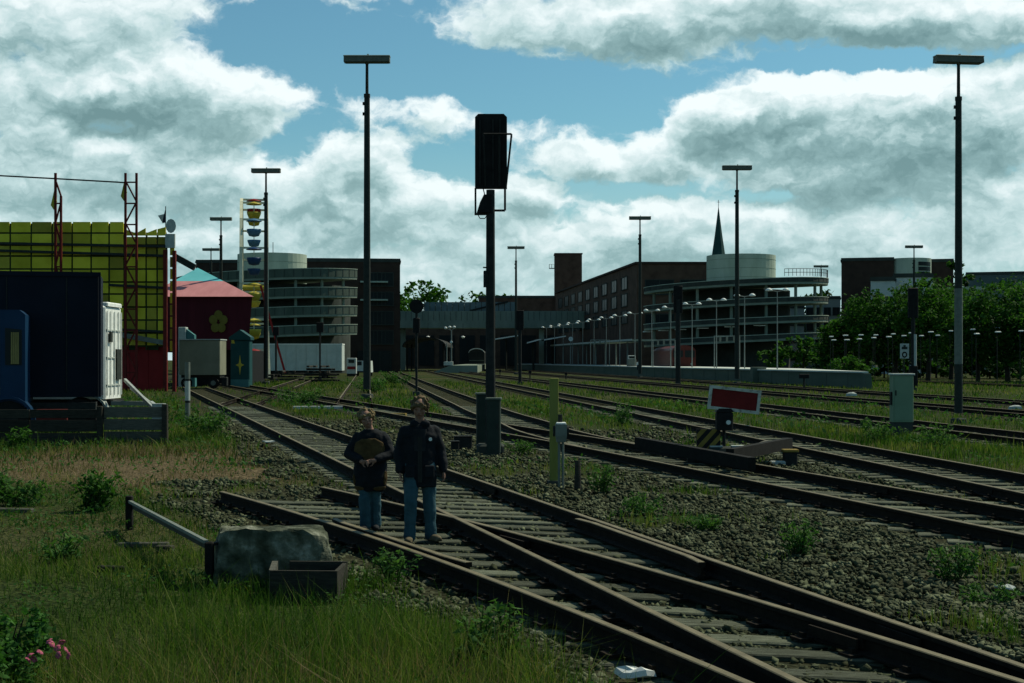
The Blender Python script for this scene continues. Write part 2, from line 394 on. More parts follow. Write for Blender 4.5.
TRACKS = [  # centre line, first Y, last Y, label
    (T2, 5.0, 98.0, 'straight rusty track the two boys walk along, running off to the red tent'),
    (T1, 5.0, 20.4, 'short rusty turnout track bending left and ending in the dry grass beside the boys'),
    (T3, 8.0, 122.0, 'rusty track under the red sign board, running from lower right behind the boys'),
    (T3B, 30.5, 235.0, 'track branching off behind the tall black signal towards the brick building'),
    (T4, 7.0, 250.0, 'rusty track just beyond the red sign board, running to the footbridge'),
    (T5, 20.0, 250.0, 'track passing just behind the grey cabinet'),
    (T6, 32.0, 300.0, 'track one beyond the nearest right floodlight mast'),
    (T7, 44.0, 300.0, 'track running along the front of the long platform'),
    (T8, 64.0, 130.0, 'far siding on the right that ends behind the platform, below the trees'),
    (L1, 69.5, 205.0, 'narrow overgrown siding leading straight to the white van'),
    (L2, 97.0, 150.0, 'short siding leading to the stacked sleepers'),
]
def gauge_dist(x, y):
    """metres from the nearest track centre line"""
    d = np.full(np.shape(x), 99.0)
    for f, a, b, _ in TRACKS:
        s = .963 if f in (T1, T2, T3) else .995
        d = np.where((y > a - .5) & (y < b + .5), np.minimum(d, np.abs(x - f(y)) * s), d)
    return d
def grass_mask(x, y):
    x = np.asarray(x, float); y = np.asarray(y, float); n = fbm(x, y, .35, 3); n2 = fbm(x, y, 1.3, 8)
    g = np.zeros(x.shape); gd = gauge_dist(x, y)
    def ss(v, a, b): t = np.clip((v - a) / (b - a), 0, 1); return t * t * (3 - 2 * t)
    edge = np.where(y < 20.5, T1(y) - 1.72 + .35 * np.clip((12.5 - y) / 2, 0, 1), np.where(y < 24, T2(y) - 3.9, T2(y) - 2.0)) + (n2 - .5) * 1.0
    g = np.maximum(g, ss(edge - x, -.05, .5))
    def band(lo, hi, y0, amt, soft=.5):
        nonlocal g
        g = np.maximum(g, amt * ss(x - lo, 0, soft) * ss(hi - x, 0, soft) * ss(y - y0, -2, 4) * ss(n * .6 + n2 * .4, .5 - .38 * amt, .62 - .3 * amt))
    band(T4(y) + 1.35, T5(y) - 1.4, 24, .95); band(T5(y) + 1.4, T6(y) - 1.5, 36, .75); band(T6(y) + 1.4, T7(y) - 1.4, 60, .7)
    band(T7(y) + 1.6, T7(y) + 90, 70, .9); band(T3B(y) + 1.3, T4(y) - 1.3, 40, .85)
    band(T3(y) + 1.3, T3B(y) - 1.3, 46, .95); band(T2(y) + 1.5, T3(y) - 1.5, 46, .8); band(T3(y) + 1.3, T3B(y) - 1.3, 64, .95)
    w = ss(fbm(x, y, .55, 21), .56, .7) * .55                      # weedy patches in the ballast
    g = np.maximum(g, w * ss(gd, 1.2, 1.7) * (y > 6)); g = np.maximum(g, .35 * ss(fbm(x, y, .9, 33), .6, .75) * (y > 20))
    return np.where(gd < 1.1, g * np.where(y > 30, .35, .04), g)
def straw_mask(x, y):
    e = ((x + 6.6) / 4.6) ** 2 + ((y - 27.0) / 5.6) ** 2 + (fbm(x, y, .6, 5) - .5) * 1.4
    t = np.clip((1.15 - e) / .6, 0, 1) * .95
    return np.maximum(t, .3 * np.clip((fbm(x, y, .25, 41) - .5) * 5, 0, 1))

def build_ground():
    def axis(lim_lo, lim_hi, n, k):
        u = np.linspace(-1, 1, n); s = np.sinh(u * k) / np.sinh(k); return np.where(s < 0, -s * lim_lo, s * lim_hi)
    xs = axis(-7000, 7000, 240, 7.2); ys = np.concatenate([-np.geomspace(3000, 6, 12), np.linspace(0, 30, 90), np.geomspace(30.5, 9000, 130)])
    Xg, Yg = np.meshgrid(xs, ys); g = grass_mask(Xg, Yg); gd = gauge_dist(Xg, Yg)
    z = -.045 + .05 * (fbm(Xg, Yg, .5, 2) - .5) * np.clip(gd - 1.2, 0, 1) + .07 * g * np.clip(gd - 1.4, 0, 1) * (fbm(Xg, Yg, .22, 6))
    z = np.where(np.abs(Yg) > 400, -.05, z)
    V = np.stack([Xg, Yg, z], -1).reshape(-1, 3); ny, nx = Xg.shape
    i = np.arange(ny * nx).reshape(ny, nx); F = np.stack([i[:-1, :-1], i[:-1, 1:], i[1:, 1:], i[1:, :-1]], -1).reshape(-1, 4)
    m = bpy.data.materials.new('ground'); m.use_nodes = True; t = NT(m.node_tree); bs = t.n['Principled BSDF']
    co = t.new('ShaderNodeTexCoord').outputs['Object']
    ga = t.new('ShaderNodeAttribute', attribute_name='g').outputs['Fac']; sa = t.new('ShaderNodeAttribute', attribute_name='s').outputs['Fac']
    vo = t.new('ShaderNodeTexVoronoi'); t.l.new(co, vo.inputs['Vector']); vo.inputs['Scale'].default_value = 15
    st = t.ramp(t.noise(vo.outputs['Color'], 3, 1), [(.3, (.010, .011, .006)), (.55, (.03, .033, .018)), (.75, (.075, .082, .048))])
    st = t.mix(t.m('MULTIPLY', t.smooth(t.noise(co, .35, 5), .42, .62), .75), st, t.ramp(t.noise(co, 7, 5), [(.3, (.022, .022, .013)), (.7, (.05, .05, .03))]))
    gr = t.ramp(t.noise(co, 3.5, 6, .65), [(.3, (.014, .022, .007)), (.55, (.028, .042, .012)), (.75, (.055, .055, .022))])
    gr = t.mix(sa, gr, t.ramp(t.noise(co, 5, 5), [(.3, (.06, .048, .025)), (.7, (.13, .10, .06))]))
    t.l.new(t.mix(t.smooth(t.m('ADD', ga, t.m('MULTIPLY_ADD', t.noise(co, 2.5, 4), .5, -.25)), .15, .6), st, gr), bs.inputs['Base Color'])
    bs.inputs['Roughness'].default_value = 1; bs.inputs['Specular IOR Level'].default_value = .02
    b = t.new('ShaderNodeBump'); b.inputs['Strength'].default_value = 1; b.inputs['Distance'].default_value = .05
    t.l.new(t.m('ADD', vo.outputs['Distance'], t.noise(co, 9, 5)), b.inputs['Height']); t.l.new(b.outputs[0], bs.inputs['Normal'])
    o = soup('ground', V, F, m, smooth=True); kind(o, 'structure')
    for nm, arr in (('g', g), ('s', straw_mask(Xg, Yg))):
        a = o.data.attributes.new(nm, 'FLOAT', 'POINT'); a.data.foreach_set('value', arr.astype(np.float32).ravel())
build_ground()

PROF = [(-.0625, 0), (.0625, 0), (.0625, .014), (.011, .034), (.011, .10), (.035, .113), (.035, .144), (.028, .15), (-.028, .15), (-.035, .144), (-.035, .113), (-.011, .10), (-.011, .034), (-.0625, .014)]
def rail_mesh(pts, z=.004, sc=1.0):
    mb = MB(); pts = [Vector((p[0], p[1], 0)) for p in pts]; rings = []
    for i, p in enumerate(pts):
        d = (pts[min(i + 1, len(pts) - 1)] - pts[max(i - 1, 0)]).normalized(); n = Vector((d.y, -d.x, 0))
        rings.append([(p.x + n.x * a, p.y + n.y * a, z + b * sc) for a, b in PROF])
    mb.loft(rings)
    # running surface: faces 7 (head top) and the two chamfers
    k = len(PROF); mb.mi = [1 if (j < (len(pts) - 1) * k and j % k in (6, 7, 8)) else 0 for j in range(len(mb.f))]
    return mb
RAILM = [MATS['rail_rust'], MATS['rail_head']]
SLEEPERS = []
for v in range(5):
    b = MB(); x0 = 1.25
    xs = [-x0, -.8, -.3, .25, .7, x0]; rings = []
    for x in xs:
        w = .125 + rnd.uniform(-.008, .008); t = rnd.uniform(-.012, .006); rings.append([(x, -w, -.15), (x, w, -.15), (x, w, t - .012), (x, w - .015, t), (x, -w + .015, t), (x, -w, t - .012)])
    b.loft(rings); SLEEPERS.append(b.mesh('sleeper', MATS['sleeper_wood']))
def build_track(f, y0, y1, label):
    root = thing('railway_track', label, 'railway track', (float(f(y0)), y0, 0), 0, 'rusty railway tracks')
    ox, oy = float(f(y0)), y0
    n = max(12, int((min(y1, 60) - y0) / .9)); ys = np.concatenate([np.linspace(y0, min(y1, 60), n), np.linspace(60, y1, 24)[1:] if y1 > 60 else []])
    cx = f(ys); dx = np.gradient(cx, ys)
    nrm = np.stack([np.ones_like(dx), -dx], -1) / np.sqrt(1 + dx ** 2)[:, None]
    low = .003 if f in (T1, T3B, L1, L2) else 0.0
    for s in (-1, 1):
        pts = [(cx[i] + s * .752 * nrm[i, 0] - ox, ys[i] + s * .752 * nrm[i, 1] - oy) for i in range(len(ys))]
        rail_mesh(pts, .004 - low).build('rail', RAILM, root)
    if f in (T1, T2, T3, T4):                       # rail clips: base plate and two bolts under every rail, near part only
        pl = MB(); y = max(y0, 6.0)
        while y < min(y1, 22.0):
            x = float(f(y)); d = float((f(y + .1) - f(y - .1)) / .2); a = math.atan(-d); n_ = (math.cos(a), math.sin(a))
            for s in (-1, 1):
                qx, qy = x + s * .752 * n_[0] - ox, y + s * .752 * n_[1] - oy; pl.box((qx, qy, .006), (.33, .15, .02), a)
                for e in (-.105, .105): pl.box((qx + e * n_[0], qy + e * n_[1], .03), (.035, .05, .04), a)
            y += .6 * math.cos(a)
        pl.build('rail_clips', MATS['rail_rust'], root)['kind'] = 'stuff'
        for s in (-1, 1):
            for yj in (9.7 + s * .2, 15.4 - s * .3, 21.0):
                if y0 < yj < y1 - 1:
                    fp = MB()
                    for e in (-.024, .024): fp.bar(tuple(Vector((float(f(yj - .27)) + s * .752 - ox + e, yj - .27 - oy + e * .2, .075))), tuple(Vector((float(f(yj + .27)) + s * .752 - ox + e, yj + .27 - oy + e * .2, .075))), .02, .07)
                    fp.build('fishplate', MATS['rail_rust'], root)
    if f in (T1, T2):                               # check rails opposite the crossing
        s = -1 if f is T1 else 1; ycs = np.linspace(13.0, 16.6, 9); pts = []
        for i, yy in enumerate(ycs):
            o_ = .752 - .085 - (.05 if i in (0, 8) else 0); pts.append((float(f(yy)) + s * o_ - ox, yy - oy))
        rail_mesh(pts, .002).build('check_rail', RAILM, root)
    if f is T1: return root
    y = y0 + .1; ymax = min(y1, 62 if f in (T2, T3, T4, T5, T3B) else 0)
    while y < ymax:
        yy = y; x = float(f(yy)); d = float((f(yy + .1) - f(yy - .1)) / .2); ang = math.atan(-d)
        skip = (f is T3B and yy < 42)
        sx, off = rnd.uniform(.97, 1.04), rnd.uniform(-.05, .05)
        if f is T2 and yy < 19.9:
            e = float(T2(yy) - T1(yy)) * .97; sx = (2.5 + e) / 2.5; off = -e / 2
        if f is T3 and 28 < yy < 42:
            e = max(0, float(T3B(yy) - T3(yy))); sx = (2.5 + e) / 2.5; off = e / 2
        if not skip:
            ca, sa = math.cos(-ang), math.sin(-ang)
            link('sleeper', SLEEPERS[rnd.randrange(5)], root, (x + off * ca - ox, yy + off * math.sin(-ang) - oy, -.004 + rnd.uniform(-.02, .006)), (rnd.uniform(-.02, .02), 0, -ang + rnd.uniform(-.02, .02) + (0 if rnd.random() < .9 else .05)), (sx, rnd.uniform(.85, 1.1), 1))
        y += .6 * math.cos(ang) + rnd.uniform(-.02, .02)
    return root
for a in TRACKS: build_track(*a)

def in_view(x, y, m=1.5): return np.abs(x) < .362 * y + m
def build_stones():
    iv = np.array([(-1, -1, -1), (1, -1, -1), (1, 1, -1), (-1, 1, -1), (-1, -1, 1), (1, -1, 1), (1, 1, 1), (-1, 1, 1)]) * .62     # broken stone: eight loose corners
    iF = np.array([(0, 2, 1), (0, 3, 2), (4, 5, 6), (4, 6, 7), (0, 1, 5), (0, 5, 4), (1, 2, 6), (1, 6, 5), (2, 3, 7), (2, 7, 6), (3, 0, 4), (3, 4, 7)])
    P = []
    for ya, yb, dn, s0, s1 in ((6.5, 12, 680, .012, .030), (12, 20, 330, .015, .034), (20, 32, 110, .02, .042), (32, 50, 22, .03, .06)):
        w = .38 * yb + 2; n = int(dn * 2 * w * (yb - ya)); x = rng.uniform(-w, w, n); y = rng.uniform(ya, yb, n); s = rng.uniform(s0, s1, n) * rng.choice([.8, 1, 1, 1.35], n)
        k = in_view(x, y) & (grass_mask(x, y) < rng.uniform(.1, .55, n)); x, y, s = x[k], y[k], s[k]
        gd = gauge_dist(x, y); k = (gd > 1.3) | (rng.random(len(x)) < .5); P.append(np.stack([x[k], y[k], s[k], gd[k]], -1))
    P = np.concatenate(P); n = len(P)
    V = (iv[None] + rng.uniform(-.42, .42, (n, 8, 3))) * rng.uniform(.65, 1.35, (n, 1, 3)) * np.array([1, 1, .8])
    a = rng.uniform(0, 6.283, n); ca, sa = np.cos(a), np.sin(a); b = rng.normal(0, .7, n); cb, sb = np.cos(b), np.sin(b)
    y2 = V[..., 1] * cb[:, None] - V[..., 2] * sb[:, None]; z2 = V[..., 1] * sb[:, None] + V[..., 2] * cb[:, None]
    x3 = V[..., 0] * ca[:, None] - y2 * sa[:, None]; y3 = V[..., 0] * sa[:, None] + y2 * ca[:, None]
    s = P[:, 2:3]; zz = np.where(P[:, 3] < 1.3, -.055, -.03) + rng.uniform(-.012, .022, n)
    V = np.stack([x3 * s + P[:, 0:1], y3 * s + P[:, 1:2], z2 * s + zz[:, None]], -1).reshape(-1, 3)
    F = (iF[None] + (np.arange(n) * 8)[:, None, None]).reshape(-1, 3)
    print('stones', n)
    kind(soup('ballast_stones', V, F, MATS['ballast_stone']), 'stuff', 'loose dark ballast stones between and beside the rails')
build_stones()

def blades(name, x, y, h, w, m, v, label, lean=.35):
    n = len(x); a = rng.uniform(0, 6.283, n); h = h * np.where(rng.random(n) < .02, 1.7, 1.0); ux, uy = np.cos(a), np.sin(a); la = rng.uniform(0, 6.283, n); ll = np.abs(rng.normal(0, lean, n)) * h
    lx, ly = np.cos(la) * ll, np.sin(la) * ll; z0 = np.full(n, -.05)
    def pt(t, ww): return np.stack([x + ux * w * ww + lx * t ** 1.8, y + uy * w * ww + ly * t ** 1.8, z0 + h * (t - .12 * t * t * np.clip(ll / h, 0, 1.5))], -1)
    V = np.stack([pt(0, -.5), pt(0, .5), pt(.5, -.42), pt(.5, .42), pt(1, 0)], 1).reshape(-1, 3)
    F = (np.array([(0, 1, 3), (0, 3, 2), (2, 3, 4)])[None] + (np.arange(n) * 5)[:, None, None]).reshape(-1, 3)
    print(name, n)
    return kind(soup(name, V, F, m, np.repeat(v, 3)), 'stuff', label)
def build_grass():
    xs, ys, hs, ws, vs, st = [], [], [], [], [], []
    for ya, yb, dn in ((6, 10, 1500), (10, 15, 900), (15, 24, 420), (24, 40, 150), (40, 70, 42), (70, 130, 10)):
        wd = .38 * yb + 1.5; n = int(dn * 2 * wd * (yb - ya)); x = rng.uniform(-wd, wd, n); y = rng.uniform(ya, yb, n)
        k = in_view(x, y, .8); x, y = x[k], y[k]; g = grass_mask(x, y); cl = np.clip((fbm(x, y, .8, 51) * .6 + fbm(x, y, 2.6, 52) * .4 - .36) * 5.5, .06, 1.25)
        k = rng.random(len(x)) < g * cl; x, y, g = x[k], y[k], g[k]
        left = x < T2(y) - 1.4; s = straw_mask(x, y) * np.where(left, 1, .35)
        hn = fbm(x, y, .45, 61); front = np.clip((13.5 - y) / 4, 0, 1) * np.clip((x + 3.6) / 1.5, 0, 1)
        h = np.where(left, .07 + .13 * hn + .2 * front + np.where((y > 28), .12, 0), .10 + .26 * hn * g) * rng.uniform(.45, 1.35, len(x))
        w = np.maximum(.0055, y * .00062) * rng.uniform(.7, 1.3, len(x))
        v = np.clip(.38 + .5 * (fbm(x, y, .5, 71) - .5) * 2 + rng.normal(0, .2, len(x)), 0, 1)
        xs.append(x); ys.append(y); hs.append(h); ws.append(w); vs.append(v); st.append(rng.random(len(x)) < s * .8)
    x, y, h, w, v, s = map(np.concatenate, (xs, ys, hs, ws, vs, st)); left = x < T2(y) - 1.4
    k = left & ~s; blades('meadow_grass', x[k], y[k], h[k], w[k], MATS['grass_blade'], v[k], 'rough green meadow grass left of the tracks', .62)
    k = ~left & ~s; blades('trackside_grass', x[k], y[k], h[k], w[k], MATS['grass_blade'], np.clip(v[k] + .12, 0, 1), 'green grass and weeds growing between the tracks')
    blades('dry_grass', x[s], y[s], h[s] * .9, w[s] * .8, MATS['straw_blade'], v[s], 'dry brownish grass beside the turnout', .5)
build_grass()
def build_herbs():
    P = []; A = []; S = []
    for ya, yb, dn, sz in ((6.5, 12, 420, .013), (12, 20, 190, .02), (20, 36, 40, .035), (36, 70, 8, .07)):
        wd = .38 * yb + 1; n = int(dn * 2 * wd * (yb - ya)); x = rng.uniform(-wd, wd, n); y = rng.uniform(ya, yb, n)
        k = in_view(x, y, .8) & (rng.random(n) < grass_mask(x, y) * np.clip((fbm(x, y, 1.1, 81) - .44) * 7, 0, 1)); x, y = x[k], y[k]; m = len(x)
        P.append(np.stack([x, y, rng.uniform(-.02, .10, m) + .05 * fbm(x, y, 2, 5) + (sz - .013) * 2], -1)); A.append(np.clip(.15 + .75 * fbm(x, y, .7, 83) + rng.normal(0, .15, m), 0, 1)); S.append(np.full(m, sz))
    P, A, S = np.concatenate(P), np.concatenate(A), np.concatenate(S); n = len(P)
    nv = rng.normal(0, 1, (n, 3)); nv[:, 2] = np.abs(nv[:, 2]) + .5; nv /= np.linalg.norm(nv, axis=1)[:, None]; t = np.cross(nv, rng.normal(0, 1, (n, 3))); t /= np.linalg.norm(t, axis=1)[:, None]; b = np.cross(nv, t); s = (S * rng.uniform(.6, 1.6, n))[:, None]
    V = np.stack([P - t * s, P + b * s * .5, P + t * s, P - b * s * .5], 1).reshape(-1, 3); F = (np.array([(0, 1, 2), (0, 2, 3)])[None] + (np.arange(n) * 4)[:, None, None]).reshape(-1, 3)
    kind(soup('meadow_herbs', V, F, MATS['weed_leaf'], np.repeat(A, 2)), 'stuff', 'small leafy herbs growing among the grass')
build_herbs()
# ---------------------------------------------------------------- trees
def leaf_cloud(pts, size, up=.35, wid=.55):
    """one small folded leaf clump (2 triangles) per point"""
    n = len(pts); nv = rng.normal(0, 1, (n, 3)); nv[:, 2] = np.abs(nv[:, 2]) + up; nv /= np.linalg.norm(nv, axis=1)[:, None]
    t = np.cross(nv, rng.normal(0, 1, (n, 3))); t /= np.linalg.norm(t, axis=1)[:, None]; b = np.cross(nv, t)
    s = size * rng.uniform(.6, 1.35, (n, 1))
    V = np.stack([pts - t * s, pts + b * s * wid - nv * s * .12, pts + t * s, pts - b * s * wid - nv * s * .12], 1).reshape(-1, 3)
    F = (np.array([(0, 1, 2), (0, 2, 3)])[None] + (np.arange(n) * 4)[:, None, None]).reshape(-1, 3)
    return V, F
def crown(parent, clumps, n, size, mname='leaf', name='crown', vshift=0.0):
    """clumps: (x, y, z, rx, ry, rz); leaves sit in twig tufts through the outer part of each clump"""
    tot = sum((c[3] * c[4] * c[5]) ** .667 for c in clumps); P = []; A = []
    for c in clumps:
        k = max(20, int(n * (c[3] * c[4] * c[5]) ** .667 / tot)); m = max(5, k // 14)
        d = rng.normal(0, 1, (m, 3)); d /= np.linalg.norm(d, axis=1)[:, None]; r = rng.uniform(.45, 1.0, (m, 1)) ** .6 * rng.uniform(.85, 1.12, (m, 1))
        tuft = d * r; i = rng.integers(0, m, k); p = tuft[i] + rng.normal(0, .11, (k, 3))
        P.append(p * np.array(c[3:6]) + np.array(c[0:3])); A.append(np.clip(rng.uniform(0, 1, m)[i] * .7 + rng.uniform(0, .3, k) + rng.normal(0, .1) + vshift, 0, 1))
    V, F = leaf_cloud(np.concatenate(P), size)
    return soup(name, V, F, MATS[mname], np.repeat(np.concatenate(A), 2), parent)
def tree(label, loc, h, w, n=2600, size=.28, kind_='broad', group='trees beyond the railway', cat='tree', vs=0.0, name='leafy_tree'):
    t = thing(name, label, cat, loc, 0, group); mb = MB(); r = h * .022
    top = h * (.55 if kind_ == 'broad' else .8); bend = rnd.uniform(-.04, .04) * h
    mb.path([(0, 0, -.1), (bend * .4, 0, h * .25), (bend, 0, top)], [r * 1.25, r, r * .45], 7)
    for k in range(6):
        a = k * 1.05 + rnd.uniform(-.3, .3); z0 = h * rnd.uniform(.2, .45); q = Vector((math.cos(a) * w * .32, math.sin(a) * w * .32, h * rnd.uniform(.5, .75)))
        mb.path([(bend * z0 / top, 0, z0), (q.x * .55, q.y * .55, (z0 + q.z) / 2 + h * .03), q], [r * .5, r * .35, r * .15], 5)
    mb.build('trunk', MATS['bark'], t)
    cl = []
    if kind_ == 'broad':
        for k in range(9):
            a = rnd.uniform(0, 6.28); rr = w * .5 * rnd.uniform(.2, .62); zz = h * rnd.uniform(.32, .84); s = w * rnd.uniform(.2, .3) * (1.15 - .35 * abs(zz / h - .55))
            cl.append((math.cos(a) * rr, math.sin(a) * rr, zz, s, s, s * rnd.uniform(.7, .95)))
        cl.append((0, 0, h * .6, w * .36, w * .36, h * .3)); cl.append((0, 0, h * .86, w * .2, w * .2, h * .13))
    elif kind_ == 'bush':
        for k in range(7):
            a = rnd.uniform(0, 6.28); rr = w * .5 * rnd.uniform(.1, .6); s = w * rnd.uniform(.2, .32); cl.append((math.cos(a) * rr, math.sin(a) * rr, h * rnd.uniform(.25, .72), s, s, h * .27))
    else:
        for k in range(9): f = k / 8; s = w * .5 * (1 - f * .75); cl.append((rnd.uniform(-.1, .1) * w, rnd.uniform(-.1, .1) * w, h * (.16 + .78 * f), s, s, h * .1))
    crown(t, cl, n, size, vshift=vs); return t
def build_trees():
    # (px, Y, top py, width m, kind, label)
    rows = [
        (850, 150, 316, 6.5, 'broad', 'small leafy tree in front of the tall dark brick block'),
        (868, 146, 298, 7.5, 'broad', 'tree before the white gabled house, its crown covering the lower windows'),
        (895, 142, 286, 8.5, 'broad', 'tall tree behind the far signal with the number board'),
        (928, 138, 278, 8.5, 'broad', 'light green tree just left of the right floodlight mast'),
        (951, 148, 284, 8, 'broad', 'dark tree half hidden by the right floodlight mast'),
        (978, 134, 290, 7.5, 'broad', 'tree right of the right floodlight mast, below the flat pale roof'),
        (1008, 130, 276, 9, 'broad', 'big dark tree filling the right edge of the view'),
        (1044, 126, 280, 10, 'broad', 'tree cut by the right edge of the view'),
        (852, 118, 344, 4.2, 'bush', 'bright round bush behind the end of the long platform'),
        (838, 190, 340, 6, 'broad', 'low dark tree behind the platform end'),
    ]
    for px, Y, py, w, kd, lab in rows:
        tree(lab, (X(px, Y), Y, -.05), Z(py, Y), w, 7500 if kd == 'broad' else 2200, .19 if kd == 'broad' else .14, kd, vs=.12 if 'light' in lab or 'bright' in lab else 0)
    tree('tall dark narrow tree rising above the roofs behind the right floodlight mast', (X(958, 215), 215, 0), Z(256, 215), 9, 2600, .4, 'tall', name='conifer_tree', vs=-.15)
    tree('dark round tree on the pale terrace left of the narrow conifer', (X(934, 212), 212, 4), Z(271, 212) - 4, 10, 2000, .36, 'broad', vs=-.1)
    for px, Y, py, w, lab in ((424, 410, 276, 26, 'big round tree above the footbridge beside the left brick building'), (405, 430, 292, 16, 'lower tree tucked against the left brick building, above the footbridge'),
                              (487, 440, 291, 22, 'tree top showing left of the tall signal mast above the footbridge'), (505, 455, 293, 14, 'small tree top right of the tall signal mast above the footbridge'),
                              (527, 450, 293, 14, 'small tree top left of the brick tower, above the footbridge'), (455, 440, 297, 20, 'flat dark tree top between the round tree and the signal mast'),
                              (818, 330, 292, 18, 'round tree seen through the open end of the right car park ramp')):
        tree(lab, (X(px, Y), Y, 0), Z(py, Y), w, 2200, .75, 'broad', group='trees behind the station')
    for k, (px, Y, w) in enumerate(((858, 158, 9), (884, 160, 10), (908, 158, 9), (936, 160, 10), (962, 156, 10), (990, 154, 10), (1018, 150, 10))):  # dark bushes added to make the space under the trees dark
        tree('added dark bush ' + ('at the left end of the tree row, behind the bright round bush', 'in the shade left of the number board', 'in the shade behind the number board', 'in the shade between the far signal and the large mast', 'in the shade behind the large right floodlight mast', 'in the shade right of the large floodlight mast', 'in the shade at the right edge')[k], (X(px, Y), Y, -.2), 4.0, w, 900, .3, 'bush', group='dark bushes added beneath the trees', vs=-.2, name='bush')
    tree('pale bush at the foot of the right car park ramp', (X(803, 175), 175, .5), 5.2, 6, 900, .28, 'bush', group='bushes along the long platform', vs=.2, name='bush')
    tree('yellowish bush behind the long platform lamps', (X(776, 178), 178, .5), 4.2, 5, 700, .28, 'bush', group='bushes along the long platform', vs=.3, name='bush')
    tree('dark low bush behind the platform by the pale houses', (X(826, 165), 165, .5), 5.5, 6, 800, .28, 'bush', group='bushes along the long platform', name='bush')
build_trees()

# ---------------------------------------------------------------- buildings far behind
def facade(root, p0, p1, z0, z1, cols, rows, ww, wh, zf, recess=.35, mname='dark_glass', frame='concrete_dark'):
    """windows on the straight wall p0-p1: each a recessed pane in its own frame with a mullion"""
    p0, p1 = Vector((p0[0], p0[1], 0)), Vector((p1[0], p1[1], 0)); d = p1 - p0; L = d.length; d.normalize(); n = Vector((d.y, -d.x, 0)); a = math.atan2(d.y, d.x)
    fr = MB(); w2, h2, t = ww / 2, wh / 2, .12
    for c_, s_ in (((0, -.0, h2), (ww, .22, t)), ((0, 0, -h2), (ww + .2, .3, t)), ((-w2, 0, 0), (t, .216, wh)), ((w2, 0, 0), (t, .216, wh)), ((0, .02, 0), (.08, .1, wh - .1))): fr.box(c_, s_)
    me = fr.mesh('window', MATS[frame]); gl = MB().box((0, .03, 0), (ww - .08, .06, wh - .08)).mesh('pane', MATS[mname])
    for r in range(rows):
        for c in range(cols):
            q = p0 + d * (L * (c + .5) / cols) + n * .05; z = z0 + zf + (z1 - z0 - 2 * zf) * ((r + .5) / rows)
            w = link('window', me, root, (q.x, q.y, z), (0, 0, a)); link('pane', gl, w)
def block(name, label, cat, x0, x1, Y, dep, z1, mname, z0=0.0, roof='concrete_dark', win=None, group=None, yaw=0.0):
    """box building, front face at Y from x0 to x1: wall, roof slab with parapet, windows"""
    root = thing(name, label, cat, ((x0 + x1) / 2, Y, z0), yaw, group); w = x1 - x0; h = z1 - z0
    MB().box((0, dep / 2, h / 2), (w, dep, h)).build('wall', MATS[mname], root)
    b = MB().box((0, dep / 2, h + .15), (w + .3, dep + .3, .3)); b.box((0, -.0, h + .45), (w + .1, .25, .3)); b.build('roof', MATS[roof], root)
    if win:
        cols, rows, ww, wh, zf = win; facade(root, (-w / 2, 0), (w / 2, 0), 0, h, cols, rows, ww, wh, zf)
    return root

def ramp_arc(r0, r1, a0, a1, z, th, slope, n=40, up=0.0):
    """curved slab: ring sector whose top rises along x"""
    rings = []
    for i in range(n + 1):
        a = a0 + (a1 - a0) * i / n; c, s = math.cos(a), math.sin(a)
        rings.append([(r * c, r * s, z + slope * r * c + dz) for r, dz in ((r0, -th), (r1, -th), (r1, up), (r0, up))])
    return rings
def build_ramp(label, cx, Y, R1, zs, slope, drum_r, drum_z0, drum_z1, drum_x, a0, a1, par_h, dark_r, topz, pmat, cols):
    root = thing('car_park_ramp', label, 'car park', (cx, Y, 0), 0, 'round concrete car park ramps')
    for i, z in enumerate(zs):
        MB().loft(ramp_arc(dark_r * .3, R1, a0, a1, z, .32, slope)).build('deck', MATS['concrete'], root)
        rr = MB(); rr.loft(ramp_arc(R1 - .16, R1 + .05, a0, a1, z + .005, .02, slope, up=par_h)); p = rr.build('parapet', MATS[pmat], root)
        cp = MB(); cp.loft(ramp_arc(R1 - .22, R1 + .11, a0, a1, z + par_h + .09, .08, slope)); cp.build('coping', MATS['concrete_pale'], p)
        jt = MB()
        for k in range(26):
            a = a0 + (a1 - a0) * (k + .5) / 26; jt.box(((R1 + .06) * math.cos(a), (R1 + .06) * math.sin(a), z + slope * R1 * math.cos(a) + par_h / 2), (.05, .09, par_h - .06), a)
        jt.build('joints', MATS['concrete_dark'], p)['kind'] = 'stuff'
        for k in range(cols):
            a = a0 + (a1 - a0) * (k + .5) / cols
            if i == 0: continue
            q = ((R1 - 1.0) * math.cos(a), (R1 - 1.0) * math.sin(a)); zb = zs[i - 1]
            MB().tube((q[0], q[1], zb + slope * q[0] + .01), (q[0], q[1], z - .33 + slope * q[0]), .22, n=8).build('column', MATS['concrete'], root)
    MB().lathe([(dark_r, 0), (dark_r, topz)], 28, (0, 1.5, 0), math.pi, 2 * math.pi).build('core_shade_wall', MATS['concrete_dark'], root)  # dark concrete colour carries the shade between the decks
    d = MB().lathe([(drum_r, drum_z0), (drum_r, drum_z1), (drum_r - .35, drum_z1), (drum_r - .35, drum_z1 - .4), (0.05, drum_z1 - .45)], 40, (drum_x, 0, 0)).build('drum', MATS['concrete_pale'], root, smooth=False)
    jb = MB()
    for z in np.arange(drum_z0 + 1.2, drum_z1 - .2, 1.3): jb.lathe([(drum_r + .02, z), (drum_r + .02, z + .05), (drum_r - .1, z + .05), (drum_r - .1, z)], 40, (drum_x, 0, 0), close=True)
    jb.build('shutter_joint', MATS['concrete'], d)
    return root

